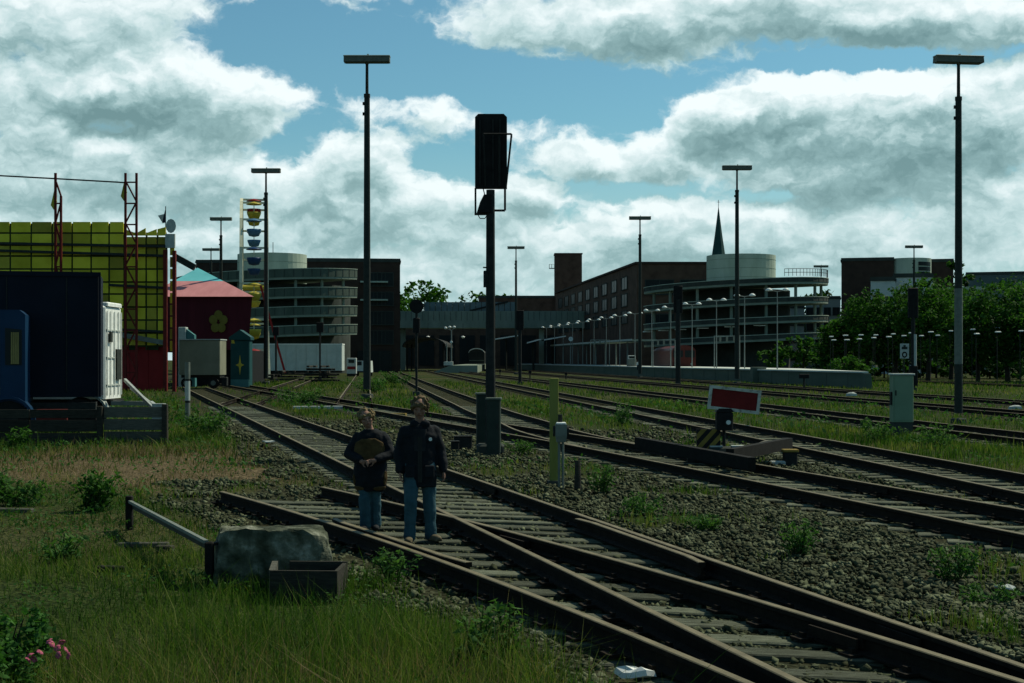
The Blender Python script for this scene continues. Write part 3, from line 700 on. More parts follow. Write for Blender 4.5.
def build_left_station():
    Y = 232
    # dark brick office block behind the ramp
    b = block('brick_building', 'dark brick building with a flat roof left of the footbridge', 'building', X(306, Y), X(400, Y), Y, 22, Z(262, Y), 'brick_dark', yaw=R(5.5))
    w = X(400, Y) - X(306, Y)
    facade(b, (X(368, Y) - X(353, Y) + 0, -.02), (w / 2 - 1.5, -.02), 3.5, Z(266, Y), 2, 4, 2.6, 2.2, .6)
    fr = MB().box((w / 2 - 4.2, -.1, 1.75), (5.6, .3, 3.5)).build('entrance', MATS['dark_glass'], b)
    for k in range(4): MB().box((w / 2 - 6.8 + k * 1.75, -.3, 1.75), (.22, .12, 3.5)).build('frame', MATS['mast_steel'], fr)
    for z in (Z(282, Y), Z(300, Y)): MB().box((-w / 2 + X(374, Y) - X(306, Y), -.6, z), (4.5, 1.2, .25)).build('canopy_slab', MATS['concrete_pale'], b)
    b2 = block('brick_building', 'long low dark block behind the ferris wheel and red tent', 'building', X(196, 260), X(300, 260), 260, 20, Z(263, 260), 'brick_dark', win=(10, 4, 1.6, 1.5, 1.0))
    Y = 214
    zz = [Z(y, Y) for y in (337, 319, 301, 283)]
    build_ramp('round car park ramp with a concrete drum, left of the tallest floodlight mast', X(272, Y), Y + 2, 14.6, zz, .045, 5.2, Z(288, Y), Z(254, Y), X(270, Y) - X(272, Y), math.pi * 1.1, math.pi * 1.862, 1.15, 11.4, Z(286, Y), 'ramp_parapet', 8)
    fl = MB().tube((0, 0, 0), (0, 0, 2.2), .05).mesh('roof_vent', MATS['dark_steel'])
    o = link('roof_vent', fl, None, (X(273, Y), Y, Z(254, Y) - .44)); tag(o, 'thin vent pipe standing on the left concrete drum', 'vent')
build_left_station()

def build_right_station():
    Y = 208
    zz = [Z(y, Y) for y in (341, 324.5, 306.5, 288)]
    cx = X(735, Y)
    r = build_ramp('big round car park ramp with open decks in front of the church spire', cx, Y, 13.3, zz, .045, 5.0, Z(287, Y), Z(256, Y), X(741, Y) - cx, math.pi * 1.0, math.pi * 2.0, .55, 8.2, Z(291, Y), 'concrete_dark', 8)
    # steel railing round the top right end
    rl = MB(); n = 22
    for k in range(n + 1):
        a = math.pi * (1.62 + .36 * k / n); p = (13.25 * math.cos(a), 13.25 * math.sin(a), zz[3] + .045 * 13.25 * math.cos(a) + .8); rl.tube(p, (p[0], p[1], p[2] + 1.0), .035, n=5)
    for dz in (.5, 1.0):
        pts = [(13.25 * math.cos(math.pi * (1.62 + .36 * k / n)), 13.25 * math.sin(math.pi * (1.62 + .36 * k / n)), zz[3] + .045 * 13.25 * math.cos(math.pi * (1.62 + .36 * k / n)) + .8 + dz) for k in range(n + 1)]
        rl.path(pts, .04, 5)
    rl.build('railing', MATS['mast_steel'], r)
    # light tubes under the second deck
    for px in (656, 669, 683.5, 704, 730, 759):
        x = X(px, Y - 12) - cx; rr = 12.4; y = -math.sqrt(max(1, rr * rr - x * x)) if abs(x) < rr else -1
        MB().box((x, y, zz[1] + .045 * x - .5 + 1.3 * 0), (1.6, .22, .14)).build('light_tube', MATS['white_paint'], r)
    # brick station building: long side running back to the left, front with deep window bays
    root = thing('brick_building', 'large brick station building with long window bays behind the right ramp', 'building', (X(637, 228), 228, 0))
    x0 = X(637, 228); H = Z(264, 228)
    fx = X(712, 228) - x0; bx, by = X(556, 330) - x0, 330 - 228
    MB().prism([(0, 0), (fx, 0), (fx, 40), (bx + 22, by), (bx, by)], 'z', 0, H).build('wall', MATS['brick'], root)
    MB().prism([(-.3, -.3), (fx + .2, -.3), (fx + .2, 40.2), (bx + 22, by + .3), (bx - .4, by + .2)], 'z', H + .003, H + .35).build('roof', MATS['brick_dark'], root)
    facade(root, (bx * .97, by * .97), (bx * .06, by * .06), Z(330, 250), H - .6, 9, 3, 5.6, 2.1, .5)
    facade(root, (.8, -.02), (fx, -.02), 5.0, H - .6, 2, 2, 4.6, 2.4, .4)
    # brick tower further back
    t = thing('brick_tower', 'square brick tower rising above the footbridge', 'tower', (X(568.5, 345), 345, 0))
    w = X(582, 345) - X(555, 345); H2 = Z(254, 345)
    MB().box((0, w / 2, H2 / 2), (w, w, H2)).build('wall', MATS['brick'], t); MB().box((0, w / 2, H2 + .12), (w + .3, w + .3, .24)).build('roof', MATS['brick_dark'], t)
    br = MB(); br.box((-w / 2 - .7, 1.5, Z(268, 345)), (1.4, 1.2, .15))
    for dx in (-1.35, -.75, -.1):
        for dy in (.95, 2.05): br.tube((-w / 2 + dx, dy, Z(268, 345)), (-w / 2 + dx, dy, Z(264, 345)), .05, n=5)
    br.bar((-w / 2 - 1.4, .95, Z(264, 345)), (-w / 2, .95, Z(264, 345)), .07, .07); br.build('balcony', MATS['lamp_grey'], t)
    block('brick_building', 'low brick wing with a flat roof between the brick tower and the footbridge', 'building', X(478, 340), X(585, 340), 346, 20, Z(297, 340), 'brick', win=(9, 2, 2, 1.6, 4))
    # church spire
    s = thing('church_spire', 'slender dark green church spire behind the right concrete drum', 'church', (X(718.5, 520), 520, 0))
    zb, zt = Z(262, 520), Z(207, 520); hw = 2.75
    MB().box((0, 0, zb / 2), (hw * 1.9, hw * 1.9, zb)).build('tower', MATS['brick'], s)
    sp = MB().lathe([(hw * 1.12, zb), (hw * .98, zb + 1.2), (hw * .5, zb + (zt - zb) * .5), (.08, zt)], 8, (0, 0, 0), math.pi / 8, math.pi / 8 + 2 * math.pi); sp.build('spire', MATS['spire_copper'], s)
    cr = MB(); cr.tube((0, 0, zt - .3), (0, 0, zt + 2.6), .09); cr.box((0, 0, zt + 1.8), (1.0, .12, .12)); cr.build('cross', MATS['dark_steel'], s)
mat('spire_copper', [(.018, .05, .045), (.03, .075, .065)], .3, .8, bump=.1)
build_right_station()

def build_bridge():
    Y0, Y1 = 285, 292; x0, x1 = X(392, Y0), X(648, Y0)
    r = thing('footbridge', 'long concrete footbridge across the tracks with a glazed parapet', 'bridge', (0, Y0, 0))
    zb, zt = Z(328, Y0), Z(321, Y0); zp = Z(311, Y0)
    MB().box(((x0 + x1) / 2, 3.5, (zb + zt) / 2), (x1 - x0, 7, zt - zb)).build('beam', MATS['concrete'], r)
    par = MB().box(((x0 + x1) / 2, .15, (zt + zp) / 2 + .003), (x1 - x0, .3, zp - zt)).build('parapet', MATS['concrete'], r)
    n = 46; st = MB().box((0, 0, 0), (.06, .06, zp - zt - .2)).mesh('mullion', MATS['concrete_dark'])
    for k in range(n): link('mullion', st, par, (x0 + (x1 - x0) * (k + .5) / n, -.035, (zt + zp) / 2))
    gx0, gx1 = X(424, Y0), X(516, Y0); g = MB(); zg = Z(302, Y0)
    for k in range(16):
        a, b = gx0 + (gx1 - gx0) * k / 16, gx0 + (gx1 - gx0) * (k + 1) / 16; MB().box(((a + b) / 2, .4, (zp + zg) / 2), (b - a - .12, .05, zg - zp)).build('pane', MATS['sky_glass'], r)
        MB().box((a, .4, (zp + zg) / 2), (.1, .12, zg - zp + .1)).build('frame', MATS['mast_steel'], r)
    MB().bar((X(470, Y0), .2, zp + .05), (X(508, Y0), .2, zg + .1), .12, .35).build('handrail', MATS['dark_steel'], r)
    for px, ms in ((541.8, 'concrete_pale'), (402, 'concrete'), (612, 'concrete')):
        MB().box((X(px, Y0), 3.0, zb / 2), (1.0 if px < 600 else .8, 1.0, zb)).build('pillar', MATS[ms], r)
    # dark station hall below and behind the bridge
    h = thing('station_hall', 'dark station hall under the footbridge', 'building', (X(490, 330), 330, 0))
    w = X(640, 330) - X(396, 330); cx = (X(640, 330) + X(396, 330)) / 2 - X(490, 330)
    MB().box((cx, 4, 6), (w, 8, 12)).build('wall', MATS['brick'], h)
    for k in range(12):
        o = MB().box((cx - w / 2 + w * (k + .5) / 12, -.05, 4.2), (w / 12 - 1.2, .3, 7)).build('opening', MATS['dark_glass'], h)
        MB().box((cx - w / 2 + w * (k + .5) / 12, -.25, 4.2), (.2, .15, 7)).build('mullion', MATS['dark_steel'], o)
    # arched roof over the left platform
    a = thing('platform_roof', 'dark arched roof left of the triple lamp under the footbridge', 'canopy', (X(424, 250), 250, 0))
    aw = X(446, 250) - X(402, 250)
    rings = []
    for y in (0, 30): rings.append([(aw / 2 * math.cos(t), y, 4.4 + 1.7 * math.sin(t)) for t in np.linspace(math.pi, 0, 13)] + [(aw / 2 * .97 * math.cos(t), y, 4.25 + 1.65 * math.sin(t)) for t in np.linspace(0, math.pi, 13)])
    MB().loft(rings).build('roof', MATS['dark_steel'], a)
    for k in range(3):
        for s in (-1, 1): MB().tube((s * aw * .42, 4 + k * 11, 0), (s * aw * .42, 4 + k * 11, 4.9), .14).build('post', MATS['dark_steel'], a)
    for px in (428, 463):
        q = at(px, 337, 252); o = MB().ell((0, 0, 0), (.34, .34, .2), 8, 5).build('platform_light', MATS['white_paint']); o.location = q
        tag(o, 'small white round light under the footbridge, %s' % ('left of the triple lamp' if px < 450 else 'right of the triple lamp'), 'light')
        s = MB().tube((0, 0, .15), (0, 0, 2.4), .03, n=5).build('rod', MATS['dark_steel'], o)
    # white-edged canopy roofs
    for i, (pa, pb, py, lab) in enumerate(((494, 518, 337.5, 'flat platform canopy with a white edge just right of the tall signal'), (527, 541, 341, 'short platform canopy with a white edge left of the bridge pillar'), (544, 566, 338, 'slanting white-edged platform canopy right of the bridge pillar'))):
        Yc = 262; c = thing('platform_canopy', lab, 'canopy', (X((pa + pb) / 2, Yc), Yc, 0), 0, 'white-edged platform canopies'); w = X(pb, Yc) - X(pa, Yc); zc = Z(py, Yc)
        MB().bar((-w / 2, 0, zc - .35), (w / 2, 0, zc + .35), .25, .22).build('edge', MATS['white_paint'], c)
        MB().prism([(-w / 2, zc - .3), (w / 2, zc + .4), (w / 2, zc + .55), (-w / 2, zc - .15)], 'y', .15, 24).build('roof', MATS['dark_steel'], c)
        for y in (3, 12, 21): MB().tube((0, y, 0), (0, y, zc), .13).build('post', MATS['mast_steel'], c)
glass('sky_glass', (.10, .16, .17), .15)
build_bridge()

def build_right_blocks():
    block('brick_building', 'tall dark windowless brick block right of the car park ramp', 'building', X(842, 250), X(893, 250), 250, 30, Z(261, 250), 'brick_dark', yaw=-R(14.5))
    Y = 246; d = thing('silver_drum', 'round silver stair drum with a dark window strip beside the dark brick block', 'tower', (X(918, Y), Y + 5, 0)); r = X(939, Y) - X(918, Y)
    MB().lathe([(r, 0), (r, Z(257, Y)), (r - .3, Z(257, Y)), (.05, Z(257, Y) - .2)], 40).build('wall', MATS['concrete_pale'], d)
    for k in range(4): MB().lathe([(r + .06, Z(280 - k * 5, Y)), (r + .06, Z(276 - k * 5, Y)), (r - .2, Z(276 - k * 5, Y)), (r - .2, Z(280 - k * 5, Y))], 10, (0, 0, 0), math.pi * 1.54, math.pi * 1.8, close=True).build('window', MATS['dark_glass'], d)
    block('brick_building', 'dark block behind the silver drum and the narrow conifer', 'building', X(888, 262), X(952, 262), 262, 20, Z(262.5, 262), 'brick_dark', yaw=-R(16))
    b = block('white_house', 'white rendered house with small windows below the dark brick block', 'house', X(871, 205), X(895, 205), 205, 14, Z(281, 205), 'render_white', win=(2, 3, 1.0, 1.5, 1.2), yaw=-R(14.5))
    b = block('white_house', 'wide white building below the silver drum', 'house', X(896, 207), X(934, 207), 208, 14, Z(277, 207), 'render_white', win=(4, 3, 1.0, 1.4, 1.2), yaw=-R(15))
    block('pale_hall', 'pale flat-roofed hall behind the trees at right', 'building', X(934, 220), X(1000, 220), 222, 16, Z(290, 220), 'concrete', roof='concrete_pale', win=(6, 2, 1.8, 1.2, 2), yaw=-R(17))
    block('long_hall', 'long grey-blue hall roof above the trees at the right edge', 'building', X(969, 300), X(1090, 300), 300, 40, Z(274, 300), 'slate_wall', yaw=-R(18))
    block('pale_apartment_house', 'pale grey apartment house seen behind the open ramp decks', 'house', X(806, 290), X(840, 290), 290, 14, Z(299, 290), 'render_grey', win=(4, 4, 1.3, 1.6, 1.0), yaw=-R(12))
    block('pale_apartment_house', 'lower pale house half hidden behind the open ramp decks', 'house', X(776, 284), X(806, 284), 286, 14, Z(308, 284), 'render_grey', win=(4, 3, 1.3, 1.5, 1.0), yaw=-R(11))
mat('render_white', [(.42, .46, .43), (.52, .56, .52)], .5, .9, bump=.1)
mat('render_grey', [(.20, .24, .22), (.27, .31, .28)], .5, .9, bump=.1)
mat('slate_wall', [(.07, .10, .095), (.10, .13, .125)], .4, .8)
build_right_blocks()
# ---------------------------------------------------------------- floodlight masts
def build_masts():
    H = 18.0
    r = thing('floodlight_mast', '', 'floodlight mast', (0, 0, 0), 0, 'tall floodlight masts')
    MB().bbox((0, 0, .1), (.6, .6, .3), .05).build('foot', MATS['concrete_dark'], r)
    p = MB(); p.path([(0, 0, .5), (0, 0, 6), (0, 0, H * .88)], [.2, .185, .15], 12); p.build('lower_pole', MATS['mast_steel'], r)
    u = MB(); u.tube((0, 0, H * .88), (0, 0, H - .42), .085, .075, 10); u.tube((0, 0, H * .878), (0, 0, H * .888), .17, n=12); u.build('upper_pole', MATS['mast_steel'], r)
    k = MB()
    for z in (H * .83, H * .86): k.box((-.17, 0, z), (.12, .1, .16))
    k.build('bracket', MATS['dark_steel'], r)
    h = MB(); h.prism([(-.28, H - .36), (.28, H - .36), (.22, H - .06), (-.22, H - .06)], 'x', -1.2, 1.2); h.tube((0, 0, H - .45), (0, 0, H - .35), .1, n=8); hd = h.build('lamp_head', MATS['lamp_dark'], r)
    l = MB(); l.bbox((0, 0, H - .04), (2.44, .52, .05), .02); l.box((.05, 0, H + .02), (.09, .09, .12)); l.build('lid', MATS['lamp_lid_sunlit'], hd)
    g = MB()
    for x in (-.6, .6): g.box((x, 0, H - .375), (1.05, .4, .03))
    g.build('diffuser', MATS['lamp_grey'], hd)
    spots = [(367, 74.6, 'tallest floodlight mast, standing left of centre behind the boys', 1), (266, 118.5, 'floodlight mast between the ferris wheel and the left concrete drum', 1), (221, 159, 'floodlight mast rising behind the red tent, the taller of the two there', 1),
             (211, 203, 'floodlight mast behind the red tent, the smaller of the two there', 1), (516, 199.6, 'slim distant floodlight mast just right of the tall black signal', 1), (640, 158, 'floodlight mast in front of the large brick station building', 1),
             (737, 116.7, 'floodlight mast in front of the concrete drum and spire', 1), (821, 239.5, 'most distant floodlight mast, by the open end of the right car park ramp', 1), (914, 198, 'floodlight mast directly behind the silver drum signal', 1),
             (958.5, 45.6, 'large floodlight mast with a pale lower band at the right edge', .655)]
    for i, (px, Y, lab, s) in enumerate(spots):
        o = r if i == 0 else dup(r, (0, 0, 0)); o.location = (X(px, Y), Y, -.03); o['label'] = lab; o.scale = (s, s, s)
        if s < 1:
            o.rotation_euler = (0, 0, .12)
            MB().tube((0, 0, 2.9), (0, 0, 6.6), .2, .195, 14, caps=False).build('pale_band', MATS['lamp_grey'], o)
mat('lamp_dark', [(.09, .095, .07), (.13, .135, .10)], 4, .6)
mat('lamp_lid_sunlit', [(.22, .25, .20), (.30, .33, .27)], 4, .5)  # paler than the head: sunlight on its top put into the colour
build_masts()

# ---------------------------------------------------------------- signals
def build_signals():
    Y = 30.9; b = Vector((X(490.5, Y), Y, -.03)); z = lambda py: Z(py, Y) + .03; x = lambda px: X(px, Y) - b.x
    r = thing('railway_signal', 'tall black railway signal with a large dark screen, right behind the boys', 'railway signal', b, 0, 'railway signals')
    MB().tube((0, 0, .2), (0, 0, z(190)), .115, .095, 12).build('mast', MATS['dark_steel'], r)
    # screen seen from behind: octagonal-cornered plate with a folded rim
    x0, x1, z0, z1 = x(475), x(507), z(188), z(114); c = .07
    poly = [(x0, z0), (x1, z0), (x1, z1 - c), (x1 - c, z1), (x0 + c, z1), (x0, z1 - c)]
    sc = MB().prism(poly, 'y', -.03, .22).build('screen', MATS['black_paint'], r)
    rb = MB()
    for q in (x(480), x(493), x(500)): rb.bar((q, -.045, z0 + .05), (q, -.045, z1 - .12), .03, .03)
    rb.build('rib', MATS['dark_steel'], sc)
    for k, zz in enumerate((z(126), z(143), z(160))): MB().tube((x(488), .2, zz), (x(488), .5, zz), .11, .12, 12).build('lens_hood', MATS['black_paint'], sc)
    cg = MB(); pts = [(x(484), -.34, z(136.5)), (x(511.5), -.34, z(136.5)), (x(511), -.34, z(142)), (x(506), -.04, z(187))]; cg.path(pts, .022, 6)
    cg.path([(x(484), -.34, z(136.5)), (x(485.5), -.04, z(187))], .018, 6); cg.path([(x(499), -.34, z(136.5)), (x(499), -.04, z(187))], .018, 6); cg.path([(x(511.5), -.34, z(137)), (x(511.5), .05, z(137))], .02, 6)
    cg.build('safety_cage', MATS['dark_steel'], r)
    br = MB(); br.bar((x(474.5), 0, z(214)), (x(490), 0, z(214)), .07, .05); br.path([(x(475.5), 0, z(188)), (x(475.5), 0, z(214))], .022, 6)
    br.path([(x(505), 0, z(188)), (x(505), 0, z(210.5)), (x(494), 0, z(210.5))], .025, 6); br.path([(x(483), .02, z(188)), (x(485), .02, z(196)), (x(482), .02, z(204))], .012, 5); br.path([(x(478), 0, z(215)), (x(480), 0, z(218.5)), (x(485), 0, z(218.5)), (x(487), 0, z(215))], .01, 5)
    br.build('bracket', MATS['dark_steel'], r)
    lm = MB(); lm.prism([(x(477), z(213)), (x(491), z(213)), (x(491), z(195)), (x(484), z(195)), (x(480), z(203))], 'y', -.12, .18); lm.build('auxiliary_lamp', MATS['black_paint'], r)
    bx = MB(); bx.bbox((x(486), -.02, z(279)), (.11, .16, .36), .02); bx.build('small_box', MATS['dark_steel'], r); MB().bar((x(483), 0, z(267.5)), (x(490), 0, z(267.5)), .05, .03).build('arm', MATS['lamp_grey'], r)
    MB().bbox((0, 0, .06), (.6, .6, .3), .04).build('foot', MATS['concrete_dark'], r)
    # cabinets at the foot
    for (pa, pb, pt, pbm, YY, lab) in ((487, 500.5, 396, 453, 30.3, 'dark green equipment cabinet in front of the foot of the tall signal'), (476.5, 488, 386, 444, 31.6, 'dark grey-green cabinet behind the foot of the tall signal, seen at its left')):
        w = (pb - pa) * YY / FPX; h = (pbm - pt) * YY / FPX; c = thing('equipment_cabinet', lab, 'cabinet', (X((pa + pb) / 2, YY), YY, -.04), rnd.uniform(-.1, .1), 'cabinets beside the tall signal')
        MB().bbox((0, 0, h * .53), (w, .32, h * .94), .02).build('body', MATS['cabinet_green'], c); MB().box((0, 0, h * .035), (w * .9, .28, h * .07)).build('plinth', MATS['concrete_dark'], c)
        MB().bbox((0, -.01, h + .005), (w + .05, .38, .04), .01).build('lid', MATS['cabinet_lid'], c)
        d = MB().box((0, -.165, h * .5), (w - .06, .014, h * .8)).build('door', MATS['cabinet_green'], c); MB().box((w * .3, -.18, h * .52), (.03, .03, .1)).build('handle', MATS['dark_steel'], d)
    # the smaller signals
    def small(px, ybase, lab, heads, Y=None, pole=.06):
        Y = Y or FPX * 2.0 / (ybase - HOR); o = thing('railway_signal', lab, 'railway signal', (X(px, Y), Y, -.02), 0, 'railway signals'); s = Y / FPX
        MB().tube((0, 0, 0), (0, 0, Z(heads[0][1], Y)), pole, n=8).build('mast', MATS['dark_steel'], o); MB().box((0, 0, .1), (.4, .4, .24)).build('foot', MATS['concrete_dark'], o)
        for kind_, py, w, h in heads:
            zc = Z(py, Y)
            if kind_ == 'disc': MB().tube((0, -.08, zc), (0, .1, zc), w * s / 2, n=18).build('disc', MATS['black_paint'], o); MB().tube((0, .1, zc), (0, .3, zc), w * s * .18, n=10).build('lens_hood', MATS['black_paint'], o)
            else:
                q = MB().bbox((0, 0, zc), (w * s, .25, h * s), .05).build('screen', MATS['black_paint'], o)
                for t in (-.22, .22): MB().tube((0, .1, zc + t * h * s), (0, .34, zc + t * h * s), w * s * .25, n=10).build('lens_hood', MATS['black_paint'], q)
        return o
    small(416.5, 395, 'slim signal with a round black disc, just above the taller boy', [('disc', 306, 14, 14), ('box', 325, 7, 15)], pole=.07)
    small(520, 384, 'small signal with an upright black screen right of the tall signal', [('box', 320, 7.5, 20)], Y=118, pole=.13)
    small(678, 385, 'signal with a black screen in front of the large brick building', [('box', 299, 9, 27)], Y=113, pole=.2)
    s = small(913, 388, 'signal with a black screen and white lower post in front of the trees', [('box', 302.5, 10, 30)], Y=92, pole=.13)
    MB().tube((.1, -.02, .5), (.1, -.02, Z(334, 92)), .13, n=8).build('white_post', MATS['pale_grey'], s); MB().bbox((0, -.05, 1.0), (.5, .4, 1.3), .03).build('equipment_box', MATS['black_paint'], s)
    small(320, 376, 'small black signal in front of the long white trailer, above the stacked sleepers', [('box', 327, 7, 10)], Y=150, pole=.1)
    small(276, 380, 'small black signal left of the stacked sleepers, by the white trailer', [('box', 331, 6, 9)], Y=140, pole=.1)
    # number board
    Y = 100; o = thing('number_board', 'small white board with a black 0 on a thin post, left of the far signal', 'sign', (X(904.5, Y), Y, 0))
    MB().tube((0, .03, 0), (0, .03, 2.9), .03, n=6).build('post', MATS['dark_steel'], o)
    zb = Z(351, Y); bd = MB().box((0, 0, zb), (.62, .03, 1.05)).build('board', MATS['pale_grey'], o)
    n0 = MB(); n0.lathe([(.10, -.01), (.10, .01), (.19, .01), (.19, -.01)], 18, close=True); n0.v = [(a, -.022 - c * .5, zb - .26 + b * 1.15) for a, b, c in n0.v]; n0.build('digit', MATS['black_paint'], bd)
    MB().prism([(-.2, zb + .12), (.2, zb + .12), (.2, zb + .3), (.08, zb + .3), (.08, zb + .42), (-.08, zb + .42), (-.08, zb + .3), (-.2, zb + .3)], 'y', -.03, -.016).build('symbol', MATS['mast_steel'], bd)
mat('cabinet_green', [(.018, .028, .022), (.03, .042, .034)], 4, .6)
mat('cabinet_lid', [(.05, .07, .055), (.08, .10, .08)], 4, .6)
build_signals()

# ---------------------------------------------------------------- long platform with lamps and people
PL = lambda Y: 22.0 - .117 * (np.asarray(Y, float) - 134.7)
def build_platform():
    r = thing('station_platform', 'long concrete platform with a pale edge, running to the footbridge', 'platform', (0, 0, 0), 0, 'station platforms')
    wd = lambda y, o: o if y > 135 else max(.5, o * (y - 98) / 40)
    ys = [100, 104, 115, 136, 150, 200, 250, 300]; pts = [(float(PL(y)) - 1.5, y) for y in ys]
    def strip(off0, off1, za, zb): return [[(p[0] + o, p[1], z) for o, z in ((off0, za), (wd(p[1], off1), za), (wd(p[1], off1), zb), (off0, zb))] for p in pts]
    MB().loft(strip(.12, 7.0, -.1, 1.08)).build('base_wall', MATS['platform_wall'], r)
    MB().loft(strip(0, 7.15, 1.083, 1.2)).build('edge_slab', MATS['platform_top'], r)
    jt = MB().box((0, 0, 0), (.02, .06, 1.1))
    me = jt.mesh('joint', MATS['concrete_dark'])
    for k in range(24): y = 103 + k * 4.6; link('joint', me, r, (float(PL(y)) - 1.385, y, .52))
    MB().bbox((float(PL(126)) - 1.2, 126, .68), (1.2, 1.4, 1.4), .03).build('pier', MATS['platform_wall'], r)
    # ramped end
    MB().prism([(float(PL(100)) - 1.4, -.1), (float(PL(100)) - .9, -.1), (float(PL(100)) - 1.0, 1.05), (float(PL(100)) - 1.4, 1.05)], 'y', 99.2, 99.997).build('end_wall', MATS['platform_wall'], r)
    # double lamps
    L = thing('platform_lamp', '', 'platform lamp', (0, 0, 0), -.1, 'double-headed platform lamps'); h = 6.9
    MB().tube((0, 0, 0), (0, 0, h - .1), .055, .04, 8).build('post', MATS['mast_pale'], L)
    MB().path([(-.75, 0, h + .02), (0, 0, h - .1), (.75, 0, h + .02)], .035, 6).build('arm', MATS['mast_pale'], L)
    for s in (-1, 1): MB().lathe([(.08, .15), (.25, .05), (.33, -.08), (.29, -.1), (.02, -.05)], 12, (s * .72, 0, h + .05)).build('lamp_head', MATS['lamp_white'], L, smooth=True)
    spots = [124.4 + 10.2 * k for k in range(15)]
    nm = ['first double platform lamp, nearest the open ramp end', 'double platform lamp second from the near end of the long row', 'double platform lamp third from the near end, left of the spire mast', 'double platform lamp fourth from the near end of the row', 'double platform lamp above the seated person in white']
    for k, y in enumerate(spots):
        o = L if k == 0 else dup(L, (0, 0, 0)); o.location = (float(PL(y)), y, 1.2)
        o['label'] = nm[k] if k < 5 else ('double platform lamp beside the pale ticket machine on the platform' if k == 6 else 'farthest double platform lamp, beside the pale bridge pillar' if k == 14 else 'double platform lamp next to the round platform clock' if k == 11 else '') or ('double platform lamp among the far half of the long row towards the footbridge')
    # seated person in white on the platform edge
    Y = 176; x = float(PL(Y)) - 1.45; b = MB(); V3 = Vector
    p = thing('person', 'person in a white top and dark trousers sitting on the long platform edge', 'person', (x, Y, 1.2), -.3)
    prof = [(-.14, -.05, .02), (.16, -.05, .02)]
    t = MB(); t.loft([[(math.cos(a) * rx + 0, math.sin(a) * ry + oy, z) for a in np.linspace(0, 6.283, 11)[:-1]] for z, rx, ry, oy in ((0, .2, .16, .15), (.18, .2, .15, .13), (.36, .23, .15, .06), (.5, .22, .13, -.02), (.58, .1, .09, -.06))])
    for s in (-1, 1): t.path([(s * .22, -.02, .5), (s * .27, 0, .28), (s * .18, -.22, .12)], [.07, .06, .05], 7)
    t.build('white_top', MATS['white_paint'], p)
    hd = MB().ell((0, -.1, .72), (.09, .11, .13), 10, 8).build('head', MATS['skin'], p); MB().ell((0, -.07, .76), (.1, .115, .115), 10, 7).build('hair', MATS['hair_dark'], hd)
    lg = MB()
    for s in (-1, 1): lg.path([(s * .1, .14, .07), (s * .12, -.28, .08), (s * .12, -.32, -.38)], [.1, .085, .06], 8); lg.ell((s * .12, -.38, -.42), (.05, .13, .05), 8, 5)
    lg.build('trousers', MATS['dark_cloth'], p)
    # clock, notice case, shelter posts, signs
    Y = 236; o = thing('platform_clock', 'round white station clock on a post on the long platform', 'clock', (float(PL(Y)) - .4, Y, 1.2)); z = Z(339, Y) - 1.2
    MB().tube((0, 0, 0), (0, 0, z - .4), .06, n=8).build('post', MATS['mast_pale'], o); f = MB().tube((0, -.12, z), (0, .12, z), .42, n=20).build('clock_case', MATS['dark_steel'], o)
    MB().tube((0, -.14, z), (0, -.122, z), .38, n=20).build('clock_face', MATS['lamp_white'], f); hh = MB(); hh.bar((0, -.15, z), (0, -.15, z + .3), .03, .01); hh.bar((0, -.155, z), (.18, -.155, z - .08), .04, .01); hh.build('hands', MATS['black_paint'], f)
    Y = 186; o = thing('ticket_machine', 'pale stacked machine standing on the long platform left of the seated person', 'machine', (float(PL(Y)) - .35, Y, 1.2))
    MB().bbox((0, 0, .45), (1.2, .6, .8), .05).build('body', MATS['lamp_grey'], o); MB().bbox((0, 0, 1.15), (1.0, .5, .5), .05).build('head', MATS['pale_grey'], o); MB().box((0, -.27, 1.15), (.7, .03, .28)).build('display', MATS['dark_glass'], o); MB().bbox((0, 0, .02), (1.3, .7, .1), .02).build('plinth', MATS['dark_steel'], o)
    for i, (px, Y, lab) in enumerate(((600, 196, 'hanging platform sign frame on two posts, left of the pale machine'), (664, 168, 'hanging platform sign frame right of the seated person'), (727, 146, 'hanging platform sign frame near the spire mast'))):
        o = thing('sign_frame', lab, 'sign', (X(px, Y), Y, 1.2), 0, 'hanging sign frames on the platform'); w = 2.6; z = Z(340 - (8 if i == 2 else 0) * .5, Y) - 1.2
        f = MB()
        for s in (-1, 1): f.tube((s * w / 2, 0, 0), (s * w / 2, 0, z), .05, n=6)
        f.bar((-w / 2, 0, z), (w / 2, 0, z), .08, .08); f.build('frame', MATS['mast_pale'], o)
        for q in (-.7, 0, .75): MB().box((q, 0, z - .32), (.22, .08, .5)).build('sign_panel', MATS['lamp_grey'], o)
    o = thing('platform_canopy', 'long low flat canopy on slim columns over the far half of the long platform', 'canopy', (float(PL(192)) + 2.6, 192, 1.2)); bx_ = lambda y: float(PL(y)) + 2.6 - (float(PL(192)) + 2.6)
    rf = MB(); rf.loft([[(bx_(y) - 1.7, y - 192, 3.35), (bx_(y) + 1.7, y - 192, 3.35), (bx_(y) + 1.7, y - 192, 3.6), (bx_(y) - 1.7, y - 192, 3.6)] for y in (192, 225, 268)]); rf.build('roof', MATS['concrete'], o)
    MB().loft([[(bx_(y) - 1.76, y - 192, 3.42), (bx_(y) - 1.705, y - 192, 3.42), (bx_(y) - 1.705, y - 192, 3.66), (bx_(y) - 1.76, y - 192, 3.66)] for y in (191.95, 225, 268)]).build('edge', MATS['pale_grey'], o)
    for k in range(9): y = 195 + k * 8.6; MB().tube((bx_(y), y - 192, 0), (bx_(y), y - 192, 3.35), .11, n=8).build('column', MATS['mast_pale'], o)
    # red arch-fronted railcar standing behind the platform
    Y = 175; o = thing('railcar', 'dark red railcar front with a rounded roof behind the long platform lamps', 'railcar', (X(684, Y), Y, 0)); w = 2.9
